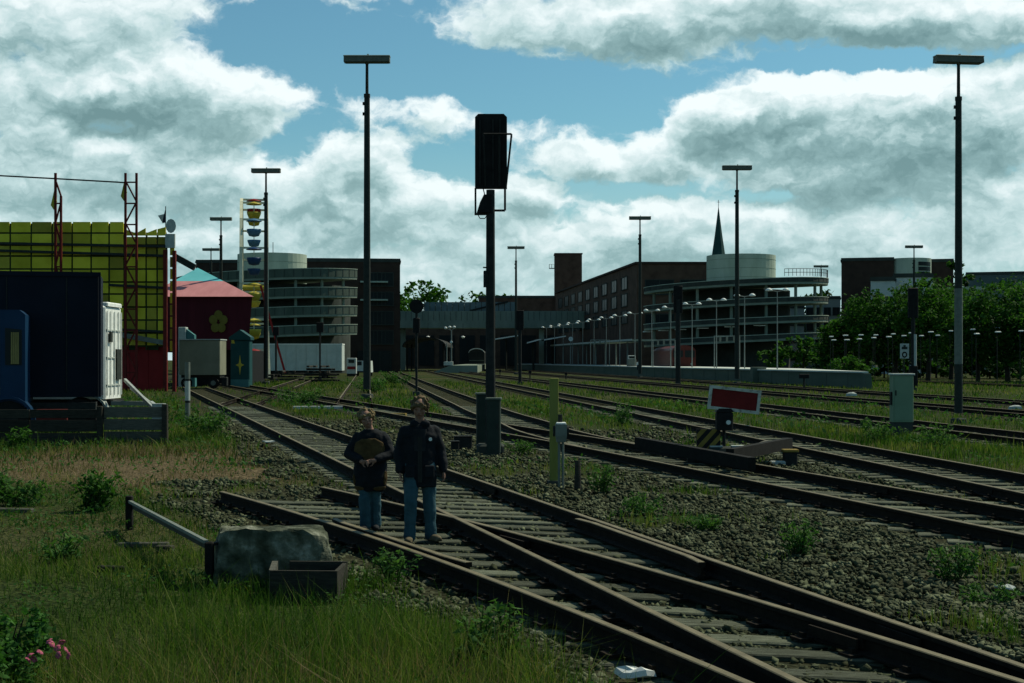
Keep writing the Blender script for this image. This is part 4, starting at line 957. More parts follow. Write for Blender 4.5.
    sh = [(-w / 2, .8), (w / 2, .8), (w / 2, 3.1)] + [(w / 2 * math.cos(a), 3.1 + .75 * math.sin(a)) for a in np.linspace(0.15, math.pi - .15, 9)] + [(-w / 2, 3.1)]
    MB().prism(sh, 'y', 0, 24).build('body', MATS['railcar_red'], o)
    for q in (-.72, .72): MB().box((q, -.02, 2.75), (1.2, .06, .85)).build('window', MATS['dark_glass'], o); MB().tube((q * 1.3, -.06, 1.5), (q * 1.3, .02, 1.5), .13, n=10).build('headlight', MATS['pale_grey'], o)
    u = MB(); u.box((0, 1.2, .55), (2.3, 2.2, .5)); u.box((0, -.15, .95), (2.6, .3, .25)); u.build('buffer_beam', MATS['dark_steel'], o)
    Y = 300; o = thing('railcar', 'dark railcar with a pale rounded roof front, just left of the tall signal mast', 'railcar', (X(476.5, Y), Y, 0)); w = 3.3
    MB().prism([(a * w / 2.9, b * 1.12) for a, b in sh], 'y', 0, 24).build('body', MATS['dark_paintwork'], o)
    for q in (-.8, .8): MB().box((q, -.02, 3.1), (1.35, .06, 1.0)).build('window', MATS['dark_glass'], o)
    MB().loft([[(w / 2 * 1.02 * math.cos(a), y, 3.5 + .95 * math.sin(a) + d) for a, d in [(t, .06) for t in np.linspace(.1, math.pi - .1, 10)] + [(t, -.12) for t in np.linspace(math.pi - .1, .1, 10)]] for y in (-.15, .6)]).build('roof_edge', MATS['white_paint'], o)
    MB().box((0, -.04, 1.9), (3.1, .06, .12)).build('stripe', MATS['lamp_grey'], o); MB().box((0, 1.2, .55), (2.6, 2.2, .7)).build('buffer_beam', MATS['dark_steel'], o)
    # middle platform end with triple lamp
    Y = 226; o = thing('station_platform', 'short pale platform end left of the tall signal, carrying a triple lamp', 'platform', (X(454, Y), Y, 0), 0, 'station platforms'); w = X(478, Y) - X(431, Y)
    MB().prism([(-w / 2, -.1), (w / 2, -.1), (w / 2, 1.15), (-w / 2 + 3.2, 1.15)], 'y', 0, 90).build('base_wall', MATS['concrete'], o)
    o = thing('triple_lamp', 'triple-headed white lamp on the short platform end under the footbridge', 'platform lamp', (X(449, Y), Y + 1.5, 1.15)); z = Z(327, Y) - 1.15
    for q in (-.42, .32): MB().tube((q, 0, 0), (q, 0, z - (.5 if q > 0 else 2.6)), .09, n=8).build('post', MATS['mast_pale'], o)
    MB().path([(-.6, 0, z - .15), (.32, 0, z - .5), (.95, 0, z - .1)], .05, 6).build('arm', MATS['mast_pale'], o)
    for q, dz in ((-.62, -.02), (.05, .1), (.75, .12)): MB().ell((q, 0, z + dz - .1), (.26, .26, .2), 10, 6).build('lamp_head', MATS['lamp_white'], o, smooth=True)
    MB().bbox((-.15, 0, .3), (1.5, .6, .6), .05).build('foot', MATS['pale_grey'], o); MB().ell((.3, -.1, Z(342, Y) - 1.15), (.22, .1, .22), 10, 6).build('sign_disc', MATS['lamp_white'], o)
    # lamp rows of the far right platform, in front of the trees
    f = thing('street_lamp', '', 'lamp', (0, 0, 0), 0, 'small pale lamps in front of the trees')
    MB().tube((0, 0, 0), (0, 0, 5.0), .035, n=6).build('post', MATS['dark_steel'], f); MB().bbox((.08, 0, 5.03), (.42, .3, .12), .04).build('lamp_head', MATS['lamp_white'], f)
    up = [(830.5, 336.6), (844.6, 335.4), (860, 335), (875, 335), (892.6, 334), (910, 333), (930, 332), (950, 331), (972, 329.5), (997, 328), (1021, 328)]
    lo = [(833, 340), (846, 339.8), (858.6, 339), (873, 337.8), (888, 336.8), (903, 335.8), (920.7, 335.8), (937, 335.4), (976, 333.8), (997, 332), (1020, 331)]
    first = True
    for row, zz, lab in ((up, 5.0, 'small pale lamp of the upper row shining before the dark trees at right'), (lo, 4.2, 'small pale lamp of the lower row before the dark trees at right')):
        for i, (px, py) in enumerate(row):
            Y = min(128, FPX * (zz - 2) / (360 - py)) if zz > 4.5 else min(126, FPX * (zz - 2) / (360 - py)); s = Z(py, Y) / 5.0
            o = f if first else dup(f, (0, 0, 0)); first = False
            o.location = (X(px, Y), Y, -.02); o.scale = (rnd.uniform(.8, 1.1), 1, s); o.rotation_euler = (0, 0, rnd.uniform(-.25, .25)); sd_ = 'left of the signal with the number board' if px < 900 else 'between that far signal and the large mast' if px < 957 else 'right of the large floodlight mast'; o['label'] = ('upper' if row is up else 'lower') + ' small pale lamp before the trees, ' + sd_
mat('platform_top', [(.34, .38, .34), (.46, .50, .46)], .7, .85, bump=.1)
mat('mast_pale', [(.16, .19, .17), (.22, .25, .23)], 4, .6)
mat('lamp_white', [(.50, .56, .52), (.62, .67, .63)], 3, .45)
mat('skin', [(.20, .11, .075), (.28, .16, .115)], 8, .6)
mat('hair_dark', [(.02, .014, .01), (.04, .028, .018)], 30, .7)
mat('dark_cloth', [(.010, .012, .014), (.022, .024, .026)], 10, .9)
mat('railcar_red', [(.07, .018, .014), (.10, .026, .02)], 2, .5)
mat('dark_paintwork', [(.015, .02, .02), (.025, .03, .03)], 2, .5)
build_platform()

# ---------------------------------------------------------------- white trailer, van, scrap by the left station block
def build_yard():
    Y = 165; x0, x1 = X(250, Y), X(342, Y); t = thing('white_trailer', 'long white box trailer parked in front of the left car park ramp', 'trailer', ((x0 + x1) / 2, Y, 0)); w = x1 - x0; zt = Z(344.5, Y); zb = Z(368, Y)
    MB().bbox((0, 1.25, (zt + .6) / 2 + .1), (w, 2.5, zt - .75), .06).build('body', MATS['trailer_white'], t); MB().box((0, 1.25, zt + .04), (w + .06, 2.56, .12)).build('roof', MATS['white_paint'], t)
    me = MB().box((0, 0, 0), (.05, .04, zt - 1.1)).mesh('rib', MATS['pale_grey'])
    for k in range(9): link('rib', me, t, (-w / 2 + w * (k + .5) / 9, -.015, (zt + .6) / 2 + .1))
    for q in (-w * .32, -w * .22, w * .3): MB().tube((q, .1, .45), (q, 2.4, .45), .45, n=14).build('wheel', MATS['black_paint'], t)
    MB().box((0, 1.25, .62), (w * .96, 1.6, .2)).build('chassis', MATS['dark_steel'], t)
    Y = 178; v = thing('white_van', 'white van seen from behind between the trailer and the brick building', 'van', (X(362.5, Y), Y, 0)); w = 2.0
    MB().loft([[(math.copysign(hw - b, s) if not e else s * hw, y, z) for s, e in ((-1, 1), (1, 1))] + [(hw2, y, z2) for hw2, z2 in ((hw * .92, z + 1.45), (-hw * .92, z + 1.45))] for y, hw, z, b in ((0, 1.0, .45, 0), (3.4, 1.0, .45, 0))]).build('body', MATS['trailer_white'], v)
    for q in (-.46, .46):
        MB().bbox((q, -.02, 1.58), (.72, .05, .5), .02).build('rear_window', MATS['dark_glass'], v); MB().box((q * 1.95, -.03, 1.0), (.12, .04, .3)).build('tail_light', MATS['sign_red'], v)
    MB().bbox((0, -.06, .52), (1.95, .14, .2), .03).build('bumper', MATS['dark_steel'], v)
    for q in (-.85, .85):
        for y in (.7, 2.8): MB().tube((q - .1, y, .3), (q + .1, y, .3), .32, n=12).build('wheel', MATS['black_paint'], v)
    Y = 172; c = thing('red_white_cart', 'small pale and red equipment cart left of the white van', 'cart', (X(351.5, Y), Y, 0))
    MB().bbox((0, .3, 1.3), (1.15, .8, 1.9), .05).build('cabinet', MATS['pale_grey'], c); MB().box((0, -.12, 1.05), (1.0, .04, .35)).build('red_panel', MATS['sign_red'], c); MB().box((0, -.12, 1.85), (.7, .04, .4)).build('dark_panel', MATS['mast_steel'], c); MB().box((0, .3, .2), (1.1, .7, .3)).build('base', MATS['dark_steel'], c)
    # stacks of old sleepers
    for i, (px, Y, rows, n, lab) in enumerate(((321, 132, 6, 5, 'stack of old dark sleepers in front of the long white trailer'), (287, 140, 4, 5, 'lower jumbled pile of dark sleepers left of the tall stack'), (262, 128, 4, 4, 'jumbled dark timber pile beside the floodlight mast foot'))):
        s = thing('sleeper_stack', lab, 'timber stack', (X(px, Y), Y, 0), 0, 'piles of old sleepers')
        me = MB().bbox((0, 0, 0), (2.5, .25, .17), .02).mesh('beam', MATS['old_timber'])
        for r in range(rows):
            for k in range(n - (r // 3)):
                if r % 2 == 0: link('beam', me, s, (rnd.uniform(-.25, .25), k * .42 + rnd.uniform(-.05, .05), .1 + r * .26), (0, rnd.uniform(-.02, .02), rnd.uniform(-.1, .1) * (1 + i)), (rnd.uniform(.85, 1.25), 1, 1))
                else: link('beam', me, s, (-1.1 + k * .55 + rnd.uniform(-.1, .1), .8, .1 + r * .26), (0, 0, math.pi / 2 + rnd.uniform(-.15, .15) * (1 + i)), (.9, 1, 1))
mat('trailer_white', [(.36, .41, .37), (.46, .51, .47)], 1.5, .6)
mat('sign_red', [(.16, .012, .012), (.21, .02, .018)], 3, .5)
build_yard()

# ---------------------------------------------------------------- fairground: yellow wall, masts, tent, wagons, ferris wheel
def lattice(mb, x, y, z0, z1, w, step, t=.09):
    for s in (-1, 1): mb.bar((x + s * w / 2, y, z0), (x + s * w / 2, y, z1), t * 1.5, t * 1.5)
    z = z0; s = 1
    while z + step <= z1 + .01: mb.bar((x - s * w / 2, y + .01, z), (x + s * w / 2, y + .01, z + step), t, t); mb.bar((x - w / 2, y + .012, z + step - .1), (x + w / 2, y + .012, z + step - .1), t, t); z += step; s = -s
def build_fair():
    Y = 92.0; sY = Y / FPX
    r = thing('fairground_wall', 'tall yellow panelled back wall of a fairground ride with dark framing, behind the blue truck', 'fairground ride', (X(90, Y), Y, 0)); ox = X(90, Y)
    x = lambda px: X(px, Y) - ox; z = lambda py: Z(py, Y)
    # yellow panels one by one
    cols = [-22, -8, 10, 31, 52, 72, 91, 109, 124]; rows = [346, 333, 320, 307, 294, 282, 269, 256, 245, 233, 221]
    vary = [MATS['yellow_panel'], MATS['yellow_panel_worn']]
    def panel(pa, pb, ya, yb, tr=0, yl=0.0):
        m = MB(); a, b, c, d = x(pa) + .055, x(pb) - .055, z(ya) + .055, z(yb) - .055
        m.prism([(a, c), (b, c), (b, d + tr), (a, d)], 'y', .0, .07); m.build('panel', vary[rnd.random() < .3], r, loc=(0, rnd.uniform(0, .05), 0))
    for c in range(len(cols) - 1):
        for q in range(len(rows) - 1): panel(cols[c], cols[c + 1], rows[q], rows[q + 1])
    cols2 = [124, 136, 146, 157, 166]; rows2 = [346, 333, 320, 307, 294, 282, 269, 256, 245, 236]
    for c in range(4):
        for q in range(len(rows2) - 1): panel(cols2[c], cols2[c + 1], rows2[q], rows2[q + 1])
        m = MB(); a, b = x(cols2[c]) + .03, x(cols2[c + 1]) - .03; t0, t1 = [(229, 233), (233, 228), (233, 229), (229, 227)][c]; m.prism([(a, z(236) + .03), (b, z(236) + .03), (b, z(t1)), (a, z(t0))], 'y', .01, .08); m.build('crest_panel', MATS['yellow_panel'], r)
    rows3 = [352, 340, 328, 316, 304, 292, 280, 268, 256, 245]
    for q in range(len(rows3) - 1): panel(169, 175, rows3[q], rows3[q + 1])
    fr = MB()
    for c in cols[:-1] + cols2: fr.bar((x(c), .16, z(350)), (x(c), .16, z(224 if c < 124 else 234)), .1, .12)
    fr.build('upright', MATS['frame_green'], r)['kind'] = 'stuff'
    hb = MB()
    for q in (346, 320, 294, 269, 233): hb.bar((x(-22), .15, z(q)), (x(166), .15, z(q)), .09, .09)
    hb.build('cross_rail', MATS['frame_green'], r)['kind'] = 'stuff'
    for pa, pb, ya, yb in ((-22, 166, 243, 246.5), (-22, 166, 250, 256), (110, 166, 285, 288), (110, 168, 329, 332)): MB().bar((x(pa), -.12, z(ya)), (x(pb), -.12, z(yb)), .16, .16).build('scaffold_tube', MATS['mast_steel'], r)
    MB().box(((x(-22) + x(166)) / 2, .33, (z(350) + z(237)) / 2), (x(166) - x(-22), .05, z(237) - z(350))).build('backing_sheet', MATS['frame_green'], r); MB().box(((x(-22) + x(124)) / 2, .33, (z(237.5) + z(223)) / 2), (x(124) - x(-22), .05, z(223) - z(237.5))).build('backing_sheet', MATS['frame_green'], r); MB().box(((x(-22) + x(118)) / 2, .4, z(350) / 2), (x(118) - x(-22), .1, z(350) + .2)).build('dark_skirt', MATS['black_paint'], r)
    # red lower wall below the sloping lip
    MB().bar((x(112), -.2, z(333)), (x(166), -.2, z(343)), .3, .3).build('lip', MATS['lamp_grey'], r)
    for k in range(5):
        a, b = 118 + k * 9.6, 118 + (k + 1) * 9.6; MB().prism([(x(a), -.1), (x(b) + .01, -.1), (x(b) + .01, z(342) - .25), (x(a), z(335 + k * 1.5) - .3)], 'y', .3 + .04 * (k % 2), .45).build('red_panel', MATS['fair_red'], r)
    for pa, w, yt in ((166.5, 3.6, 250), (175.5, 3.2, 251)): MB().box((x(pa), -.3, (z(yt) - .1) / 2), (w * sY, .3, z(yt) + .1)).build('red_post', MATS['fair_red_dark'], r)
    sc = MB(); sc.loft([[(x(172) + rr * math.cos(t), y, z(238) + .75 + rr * 1.4 * math.sin(t)) for t in np.linspace(0, 6.283, 13)[:-1]] for y, rr in ((-.3, .33), (.1, .24))]); sc.build('scalloped_horn', MATS['pale_grey'], r)
    MB().box((x(170.5), -.05, z(241)), (.62, .2, .9)).build('scallop_base', MATS['pale_grey'], r)
    for k, (pa, pb, ya, yb) in enumerate(((147, 150.5, 229, 232), (158, 161, 228.5, 231))): pass
    # red lattice masts
    for px0, px1, yt, yb, lab in ((55.5, 61, 174, 275, 'slim red lattice mast rising over the yellow wall above the truck'), (125.5, 136.5, 173, 388, 'tall red lattice mast with a flag at the right part of the yellow wall')):
        m = thing('lattice_mast', lab, 'mast', (X((px0 + px1) / 2, Y - 1.2), Y - 1.2, 0), 0, 'red lattice masts on the fairground wall'); b = MB(); z0 = Z(yb, Y - 1.2) if yb < 350 else -.05
        Ym = Y - 1.2; w = (px1 - px0) * Ym / FPX
        zb = -.05; lattice(b, 0, 0, zb, Z(yt if px0 > 100 else 196, Ym), w, 1.35); b.build('lattice', MATS['fair_red_dark'], m)
        if px0 < 100: MB().bar((-w / 2, 0, Z(197, Ym)), (-w / 2, 0, Z(173, Ym)), .14, .14).build('tip', MATS['fair_red_dark'], m); MB().bar((-w / 2, 0, Z(180, Ym)), (w / 2, 0, Z(196, Ym)), .1, .1).build('stay', MATS['fair_red_dark'], m)
        MB().prism([(0, 0), (.12, .55), (.2, .2), (.3, -.15), (.1, -.7), (-.1, -.4)], 'y', -.03, .03).build('pennant', MATS['yellow_panel_worn'], m, loc=(-w / 2 - .2, 0, Z(199 if px0 < 100 else 190, Ym)))
    cb = MB(); p = [(X(-30, Y - 1.2), Y - 1.2, Z(176.5, Y)), (X(55.5, Y - 1.2), Y - 1.2, Z(181, Y)), (X(118, Y - 1.2), Y - 1.2, Z(184.5, Y)), (X(126, Y - 1.2), Y - 1.2, Z(185, Y))]; cb.path(p, .05, 5)
    tag(cb.build('cable', MATS['dark_steel']), 'dark cable strung between the two red lattice masts above the yellow wall', 'cable')
    f = thing('flag', 'small dark blue and white flag standing on the crest of the yellow wall', 'flag', (X(164.5, Y), Y + .3, Z(229, Y)))
    MB().tube((0, 0, -.4), (0, 0, 1.5), .03, n=6).build('pole', MATS['dark_steel'], f)
    MB().prism([(.02, 1.45), (.02, .45), (-.22, .4), (-.12, .9)], 'y', -.02, .02).build('dark_cloth', MATS['navy_cloth'], f); MB().prism([(-.1, 1.0), (-.2, .42), (-.5, .9)], 'y', -.015, .015).build('white_cloth', MATS['pale_grey'], f)
    # red tent behind
    Y = 112.0; ox = X(215, Y); x = lambda px: X(px, Y) - ox; z = lambda py: Z(py, Y)
    t = thing('circus_tent', 'dark red fairground tent with a pink and turquoise roof beside the yellow wall', 'tent', (ox, Y, 0))
    x0, x1 = x(150), x(252); ze = z(297)
    xb = X(249, Y + 16) - ox - 2.2
    MB().loft([[(x0, 0, z(352)), (x1 - .3, 0, z(349)), (xb - .3, 16, z(349)), (x0, 16, z(352))], [(x0, .1, ze), (x1, .1, ze), (xb, 16, ze), (x0, 16, ze)]]).build('side_wall', MATS['tent_red'], t)
    # hipped roof in cloth strips: turquoise near the top, pink below
    ap = Vector((x(178), 7, z(262)))
    cn = [Vector((x0 - .3, -.3, ze + .02)), Vector((x1 + .2, -.3, ze + .02)), Vector((xb + .1, 16.3, ze + .02)), Vector((x0 - .3, 16.3, ze + .02))]
    mid = [c.lerp(ap, .52) for c in cn]; lo = MB(); lo.add([*cn, *mid], [(0, 1, 5, 4), (1, 2, 6, 5), (2, 3, 7, 6), (3, 0, 4, 7)]); lo.build('pink_roof', MATS['tent_pink'], t)
    mid2 = [c.lerp(ap, .522) for c in cn]; hi = MB(); hi.add([*mid2, ap], [(0, 1, 4), (1, 2, 4), (2, 3, 4), (3, 0, 4)]); hi.build('turquoise_roof', MATS['tent_turquoise'], t)
    MB().bar((x(176), -.4, z(257)), (x(196), -.4, z(268)), .5, .5).build('ridge_beam', MATS['mast_steel'], t)
    fl = MB()
    for k in range(5): a = k * 1.2566 + .3; fl.ell((x(218.5) + .42 * math.cos(a), -.08, z(322) + .55 * math.sin(a)), (.34, .05, .38), 8, 5)
    fl.build('painted_flower', MATS['flower_paint'], t)
    MB().box((x1 - 1.0, -.1, (z(349) - .1) / 2), (.3, .3, z(349) + .1)).build('post', MATS['dark_steel'], t); MB().box((x0 + 2, .3, (z(349)) / 2), (.3, .3, z(349))).build('post', MATS['dark_steel'], t)
    MB().box(((x0 + x1) / 2, 8, z(350) / 2), ((x1 - x0) * .66, 11, z(350))).build('shade_block', MATS['black_paint'], t)  # solid black block stands in for the shade inside the tent
    # booth with star
    Y = 104; b = thing('ticket_booth', 'small dark teal booth with a yellow star beside the beige wagon', 'booth', (X(240, Y), Y, 0)); w = 19 * Y / FPX; h = Z(340, Y)
    MB().bbox((0, .6, h / 2), (w, 1.2, h), .05).build('wall', MATS['teal_paint'], b); MB().prism([(-w / 2 - .1, h + .004), (w / 2 + .1, h + .004), (w / 2 + .1, h + .2), (0, h + .75), (-w / 2 - .1, h + .2)], 'y', -.1, 1.3).build('gable', MATS['teal_paint'], b)
    st = [(.42 * (1 if k % 2 == 0 else .38) * math.sin(k * math.pi / 4) * (.75 if k % 4 else 1), Z(365, Y) + (.75 if k % 4 == 0 else .42) * (1 if k % 2 == 0 else .38) * math.cos(k * math.pi / 4)) for k in range(8)]
    MB().prism(st, 'y', -.03, -.004).build('star', MATS['fair_yellow'], b); MB().box((0, -.03, .3), (w * .96, .1, .55)).build('base_panel', MATS['teal_light'], b)
    MB().prism([(-.12, -.3), (.12, -.3), (.05, 0), (.12, .3), (-.12, .3)], 'y', -.03, -.004).build('painted_sprig', MATS['fair_yellow'], b, loc=(-w * .36, 0, h + .05))
    # beige wagon
    Y = 100; g = thing('beige_wagon', 'beige box wagon on small wheels in front of the red tent', 'trailer', (X(199.5, Y), Y, 0)); w = 41 * Y / FPX; zt = Z(340, Y)
    MB().bbox((0, 1.1, (zt + .95) / 2), (w, 2.2, zt - .95), .05).build('body', MATS['beige_paint'], g); MB().box((0, 1.1, zt + .035), (w + .08, 2.3, .07)).build('roof', MATS['pale_grey'], g); MB().box((0, 1.1, .84), (w * .95, 1.5, .2)).build('chassis', MATS['dark_steel'], g)
    for q in (-.95, .95):
        o = MB().tube((q, .05, .38), (q, .35, .38), .38, n=14).build('wheel', MATS['black_paint'], g); MB().tube((q, .03, .38), (q, .06, .38), .18, n=10).build('rim', MATS['lamp_grey'], o)
    MB().bbox((w / 2 + .25, .4, .5), (.4, .5, .6), .04).build('drawbar_box', MATS['dark_steel'], g)
    Y = 106; o = thing('roof_cabin', 'small white cabin with a turquoise side showing above the beige wagon', 'cabin', (X(183, Y), Y, 0)); zt = Z(327, Y)
    MB().bbox((-.1, .5, zt / 2), (.55, .8, zt), .03).build('wall', MATS['pale_grey'], o); MB().prism([(.19, 0), (.85, 0), (.8, zt - .6), (.19, zt - .15)], 'y', .2, .8).build('side', MATS['teal_light'], o)
    # ferris wheel, edge-on
    Y = 150.0; cx, cz, Rw = X(254, Y), 9.6, 9.3; u = Vector((X(254, Y), Y, 0)).normalized(); n = Vector((u.y, -u.x, 0)); hw = 1.28
    w = thing('ferris_wheel', 'white ferris wheel seen edge-on with colourful gondolas, left of the concrete drum', 'ferris wheel', (cx, Y, 0))
    def P(a, s, rr=Rw): return n * (s * hw) + u * (rr * math.sin(a)) + Vector((0, 0, cz + rr * math.cos(a)))
    N = 16
    for s in (-1, 1):
        m = MB()
        for k in range(N): m.bar(P(k * 2 * math.pi / N, s), P((k + 1) * 2 * math.pi / N, s), .3, .3)
        m.build('rim', MATS['fair_white'], w); sp = MB()
        for k in range(N): sp.bar(P(k * 2 * math.pi / N, s * .95, .5), P(k * 2 * math.pi / N, s * .98), .09, .09)
        sp.build('spokes', MATS['fair_white'], w)
        lg = MB(); q = n * (s * 1.25)
        for d in (-1, 1): lg.bar(q + u * (d * 4.5) + n * (s * .3), q + Vector((0, 0, cz)), .26, .26)
        lg.build('support_leg', MATS['fair_white'], w)
    MB().tube(n * -1.35 + Vector((0, 0, cz)), n * 1.35 + Vector((0, 0, cz)), .3, n=12).build('axle', MATS['fair_yellow'], w)
    colr = ['fair_red', 'fair_yellow', 'fair_blue', 'fair_navy', 'fair_yellow', 'fair_yellow', 'fair_red', 'fair_red']
    for k in range(N):
        a = k * 2 * math.pi / N; c = (P(a, 1) + P(a, -1)) / 2; cr = MB().bar(P(a, -1), P(a, 1), .2, .2).build('crossbar', MATS['fair_white'], w); mn = MATS[colr[min(k, N - k) % 8]]
        g = MB().lathe([(.12, -1.75), (.52, -1.65), (.72, -1.15), (.74, -.98), (.66, -1.0), (.45, -1.5)], 12, c).build('gondola', mn, w, smooth=True)
        MB().lathe([(.04, .12), (.5, -.02), (.8, -.16), (.78, -.2), (.04, -.08)], 12, c).build('canopy', mn, g, smooth=True); MB().tube(c, c + Vector((0, 0, -1.6)), .05, n=6).build('pole', MATS['fair_white'], g)
    MB().bar(n * .9 + Vector((0, -2, Z(282, Y))), n * 3.6 + Vector((0, -2, .5)), .22, .22).build('red_brace', MATS['fair_red'], w)
mat('flower_paint', [(.13, .105, .02), (.17, .14, .03)], 2, .8)
mat('yellow_panel', [(.42, .37, .02), (.54, .48, .035), (.60, .53, .05)], .6, .6, bump=.05, objvar=.3)
mat('yellow_panel_worn', [(.24, .21, .025), (.36, .31, .04)], .8, .7, bump=.05, objvar=.35)
mat('frame_green', [(.02, .035, .014), (.035, .055, .022)], 3, .7)
mat('fair_red', [(.16, .012, .012), (.24, .02, .02)], .8, .6)
mat('fair_red_dark', [(.075, .010, .008), (.13, .018, .014)], 1.2, .6)
mat('fair_yellow', [(.34, .28, .03), (.42, .35, .05)], 2, .5)
mat('fair_blue', [(.05, .13, .22), (.07, .17, .28)], 2, .5)
mat('fair_navy', [(.015, .04, .10), (.022, .055, .13)], 2, .5)
mat('fair_white', [(.46, .47, .33), (.60, .60, .44)], 2, .5)
mat('tent_red', [(.05, .008, .012), (.08, .012, .018)], .5, .8, stretch=(3, 1, .3))
mat('tent_pink', [(.36, .15, .15), (.45, .20, .20)], .5, .8, stretch=(3, 1, .3))
mat('tent_turquoise', [(.08, .32, .34), (.11, .40, .42)], .5, .8)
mat('teal_paint', [(.008, .045, .045), (.014, .06, .06)], 1.5, .6)
mat('teal_light', [(.04, .13, .13), (.06, .17, .17)], 1.5, .6)
mat('beige_paint', [(.16, .165, .115), (.22, .225, .16)], .8, .7)
mat('navy_cloth', [(.008, .012, .022), (.016, .022, .038)], 6, .9)
build_fair()
# ---------------------------------------------------------------- blue truck, white trailer, plank fence
mat('truck_blue', [(.003, .022, .055), (.005, .032, .075)], 1.2, .45, spec=.12)
mat('box_navy', [(.004, .007, .013), (.007, .011, .019)], 1.0, .7)
mat('curtain', [(.18, .15, .05), (.28, .23, .09)], 14, .9, stretch=(6, 6, .4))
mat('rubber', [(.008, .008, .008), (.016, .016, .015)], 12, .9)
mat('zinc', [(.22, .25, .23), (.34, .37, .34)], 4, .5, bump=.1)
def build_truck():
    # local x runs along the truck (right = rear), local y away from the camera
    t = thing('box_truck', 'dark blue box truck parked behind the plank fence at the left edge', 'truck', (X(26, 36), 36.0, -.03), R(14))
    L = 2.1; z1 = 3.3
    prof = [(-L, .75), (-.02, .75), (-.02, z1 - .12), (-.16, z1), (-L + .35, z1), (-L + .12, z1 - .25), (-L - .02, 2.0), (-L - .06, 1.0)]
    cab = MB().prism(prof, 'y', 0, 2.35).build('cab', MATS['truck_blue'], t)
    MB().prism([(-.50, 1.9), (-.10, 1.9), (-.10, 2.8), (-.50, 2.84)], 'y', -.014, .0).build('rear_window', MATS['dark_glass'], cab)
    cu = MB()
    for k in range(4): cu.box((-.34 + k * .05, -.022, 2.33), (.045, .012, .8), taper=(.8, 1))
    cu.build('curtain', MATS['curtain'], cab)
    d = MB().prism([(-1.75, .95), (-.62, .95), (-.62, 2.9), (-1.6, 2.9), (-1.75, 2.0)], 'y', -.02, .0).build('door', MATS['truck_blue'], t)
    MB().prism([(-1.62, 1.9), (-.7, 1.9), (-.7, 2.78), (-1.5, 2.78)], 'y', -.032, -.021).build('door_window', MATS['dark_glass'], d); MB().box((-.72, -.05, 1.62), (.16, .05, .04)).build('handle', MATS['zinc'], d)
    ms = MB()
    for k in range(3): ms.box((-.68 + .0 * k, -.025, 1.32 - k * .07), (.12 - .02 * (k % 2), .008, .025))
    ms.build('painted_mark', MATS['fair_yellow'], d)
    fa = MB(); fa.loft([[(-.42 + r * math.cos(a), y, .5 + r * math.sin(a)) for a in np.linspace(0, math.pi, 12) for r in ()] or [(-.42 + .62 * math.cos(a), y, .5 + .62 * math.sin(a)) for a in np.linspace(0, math.pi, 12)] + [(-.42 + .55 * math.cos(a), y, .5 + .55 * math.sin(a)) for a in np.linspace(math.pi, 0, 12)] for y in (-.12, .55)]); fa.build('fender', MATS['truck_blue'], t)
    for x, y in ((-.42, -.05), (-.42, 2.05), (1.15, 1.5), (1.15, 3.3)):
        w = MB().tube((x, y, .5), (x, y + .3, .5), .5, n=20).build('wheel', MATS['rubber'], t); MB().tube((x, y - .01, .5), (x, y + .02, .5), .24, n=14).build('rim', MATS['dark_steel'], w)
    MB().box((.4, 1.6, .8), (2.5, .9, .22)).build('chassis', MATS['dark_steel'], t); MB().box((.62, .1, .62), (.75, .4, .3)).build('red_tool_box', MATS['fair_red_dark'], t)
    z0, zt = 1.05, 4.36
    x1 = 1.74
    body = MB().bbox(((x1 - 4.2) / 2 + 0, 2.6, (z0 + zt) / 2), (x1 + 4.2, 2.4, zt - z0), .05).build('box_body', MATS['box_navy'], t)
    rb = MB(); rb.box(((x1 - 4.2) / 2, 1.385, zt - .06), (x1 + 4.22, .04, .12)); rb.box((x1 + .005, 1.39, (z0 + zt) / 2), (.05, .05, zt - z0)); rb.build('edge_trim', MATS['box_navy'], body)
    me = MB().box((0, 0, 0), (.03, .02, zt - z0 - .3)).mesh('seam', MATS['dark_steel'])
    for k in range(4): link('seam', me, body, (-3.6 + k * 1.5, 1.39, (z0 + zt) / 2))
    # white trailer
    Y = 41; x0 = X(105, Y); t = thing('white_trailer', 'white trailer end with door bars, just right of the dark truck box', 'trailer', (x0, Y, -.03))
    z0, zt = .9, 3.6
    MB().bbox((-1.6, .85, (z0 + zt) / 2), (3.2, 1.7, zt - z0), .05).build('body', MATS['white_paint'], t)
    MB().bbox((-.2, .85, zt + .05), (.5, 1.5, .12), .03).build('roof_cap', MATS['white_paint'], t)
    for q in (.12, .5, .9, 1.3, 1.6): MB().bar((.03, q, z0 + .1), (.03, q, zt - .15), .03, .03).build('door_bar', MATS['white_paint'], t)
    for q in (1.3, 2.1, 2.9): MB().box((.02, .85, q), (.03, 1.5, .04)).build('door_rail', MATS['pale_grey'], t)
    MB().box((.06, 1.2, 1.9), (.05, .5, .9)).build('dark_hatch', MATS['mast_steel'], t); MB().box((.06, .4, 2.7), (.05, .22, .3)).build('lamp', MATS['mast_steel'], t)
    for q in (-.5, -2.6): MB().tube((q, .05, .45), (q, .35, .45), .46, n=18).build('wheel', MATS['rubber'], t)
    MB().loft([[(-.5 + r * math.cos(a), y, .45 + r * math.sin(a)) for r, aa in ((.6, np.linspace(0, math.pi, 10)), (.54, np.linspace(math.pi, 0, 10))) for a in aa] for y in (-.06, .4)]).build('fender', MATS['zinc'], t)
    MB().box((-1.5, .85, .8), (3.3, 1.1, .16)).build('chassis', MATS['dark_steel'], t)
    f = MB(); a = lambda px, py, Yq: at(px, py, Yq) - Vector((x0, Y, -.03))
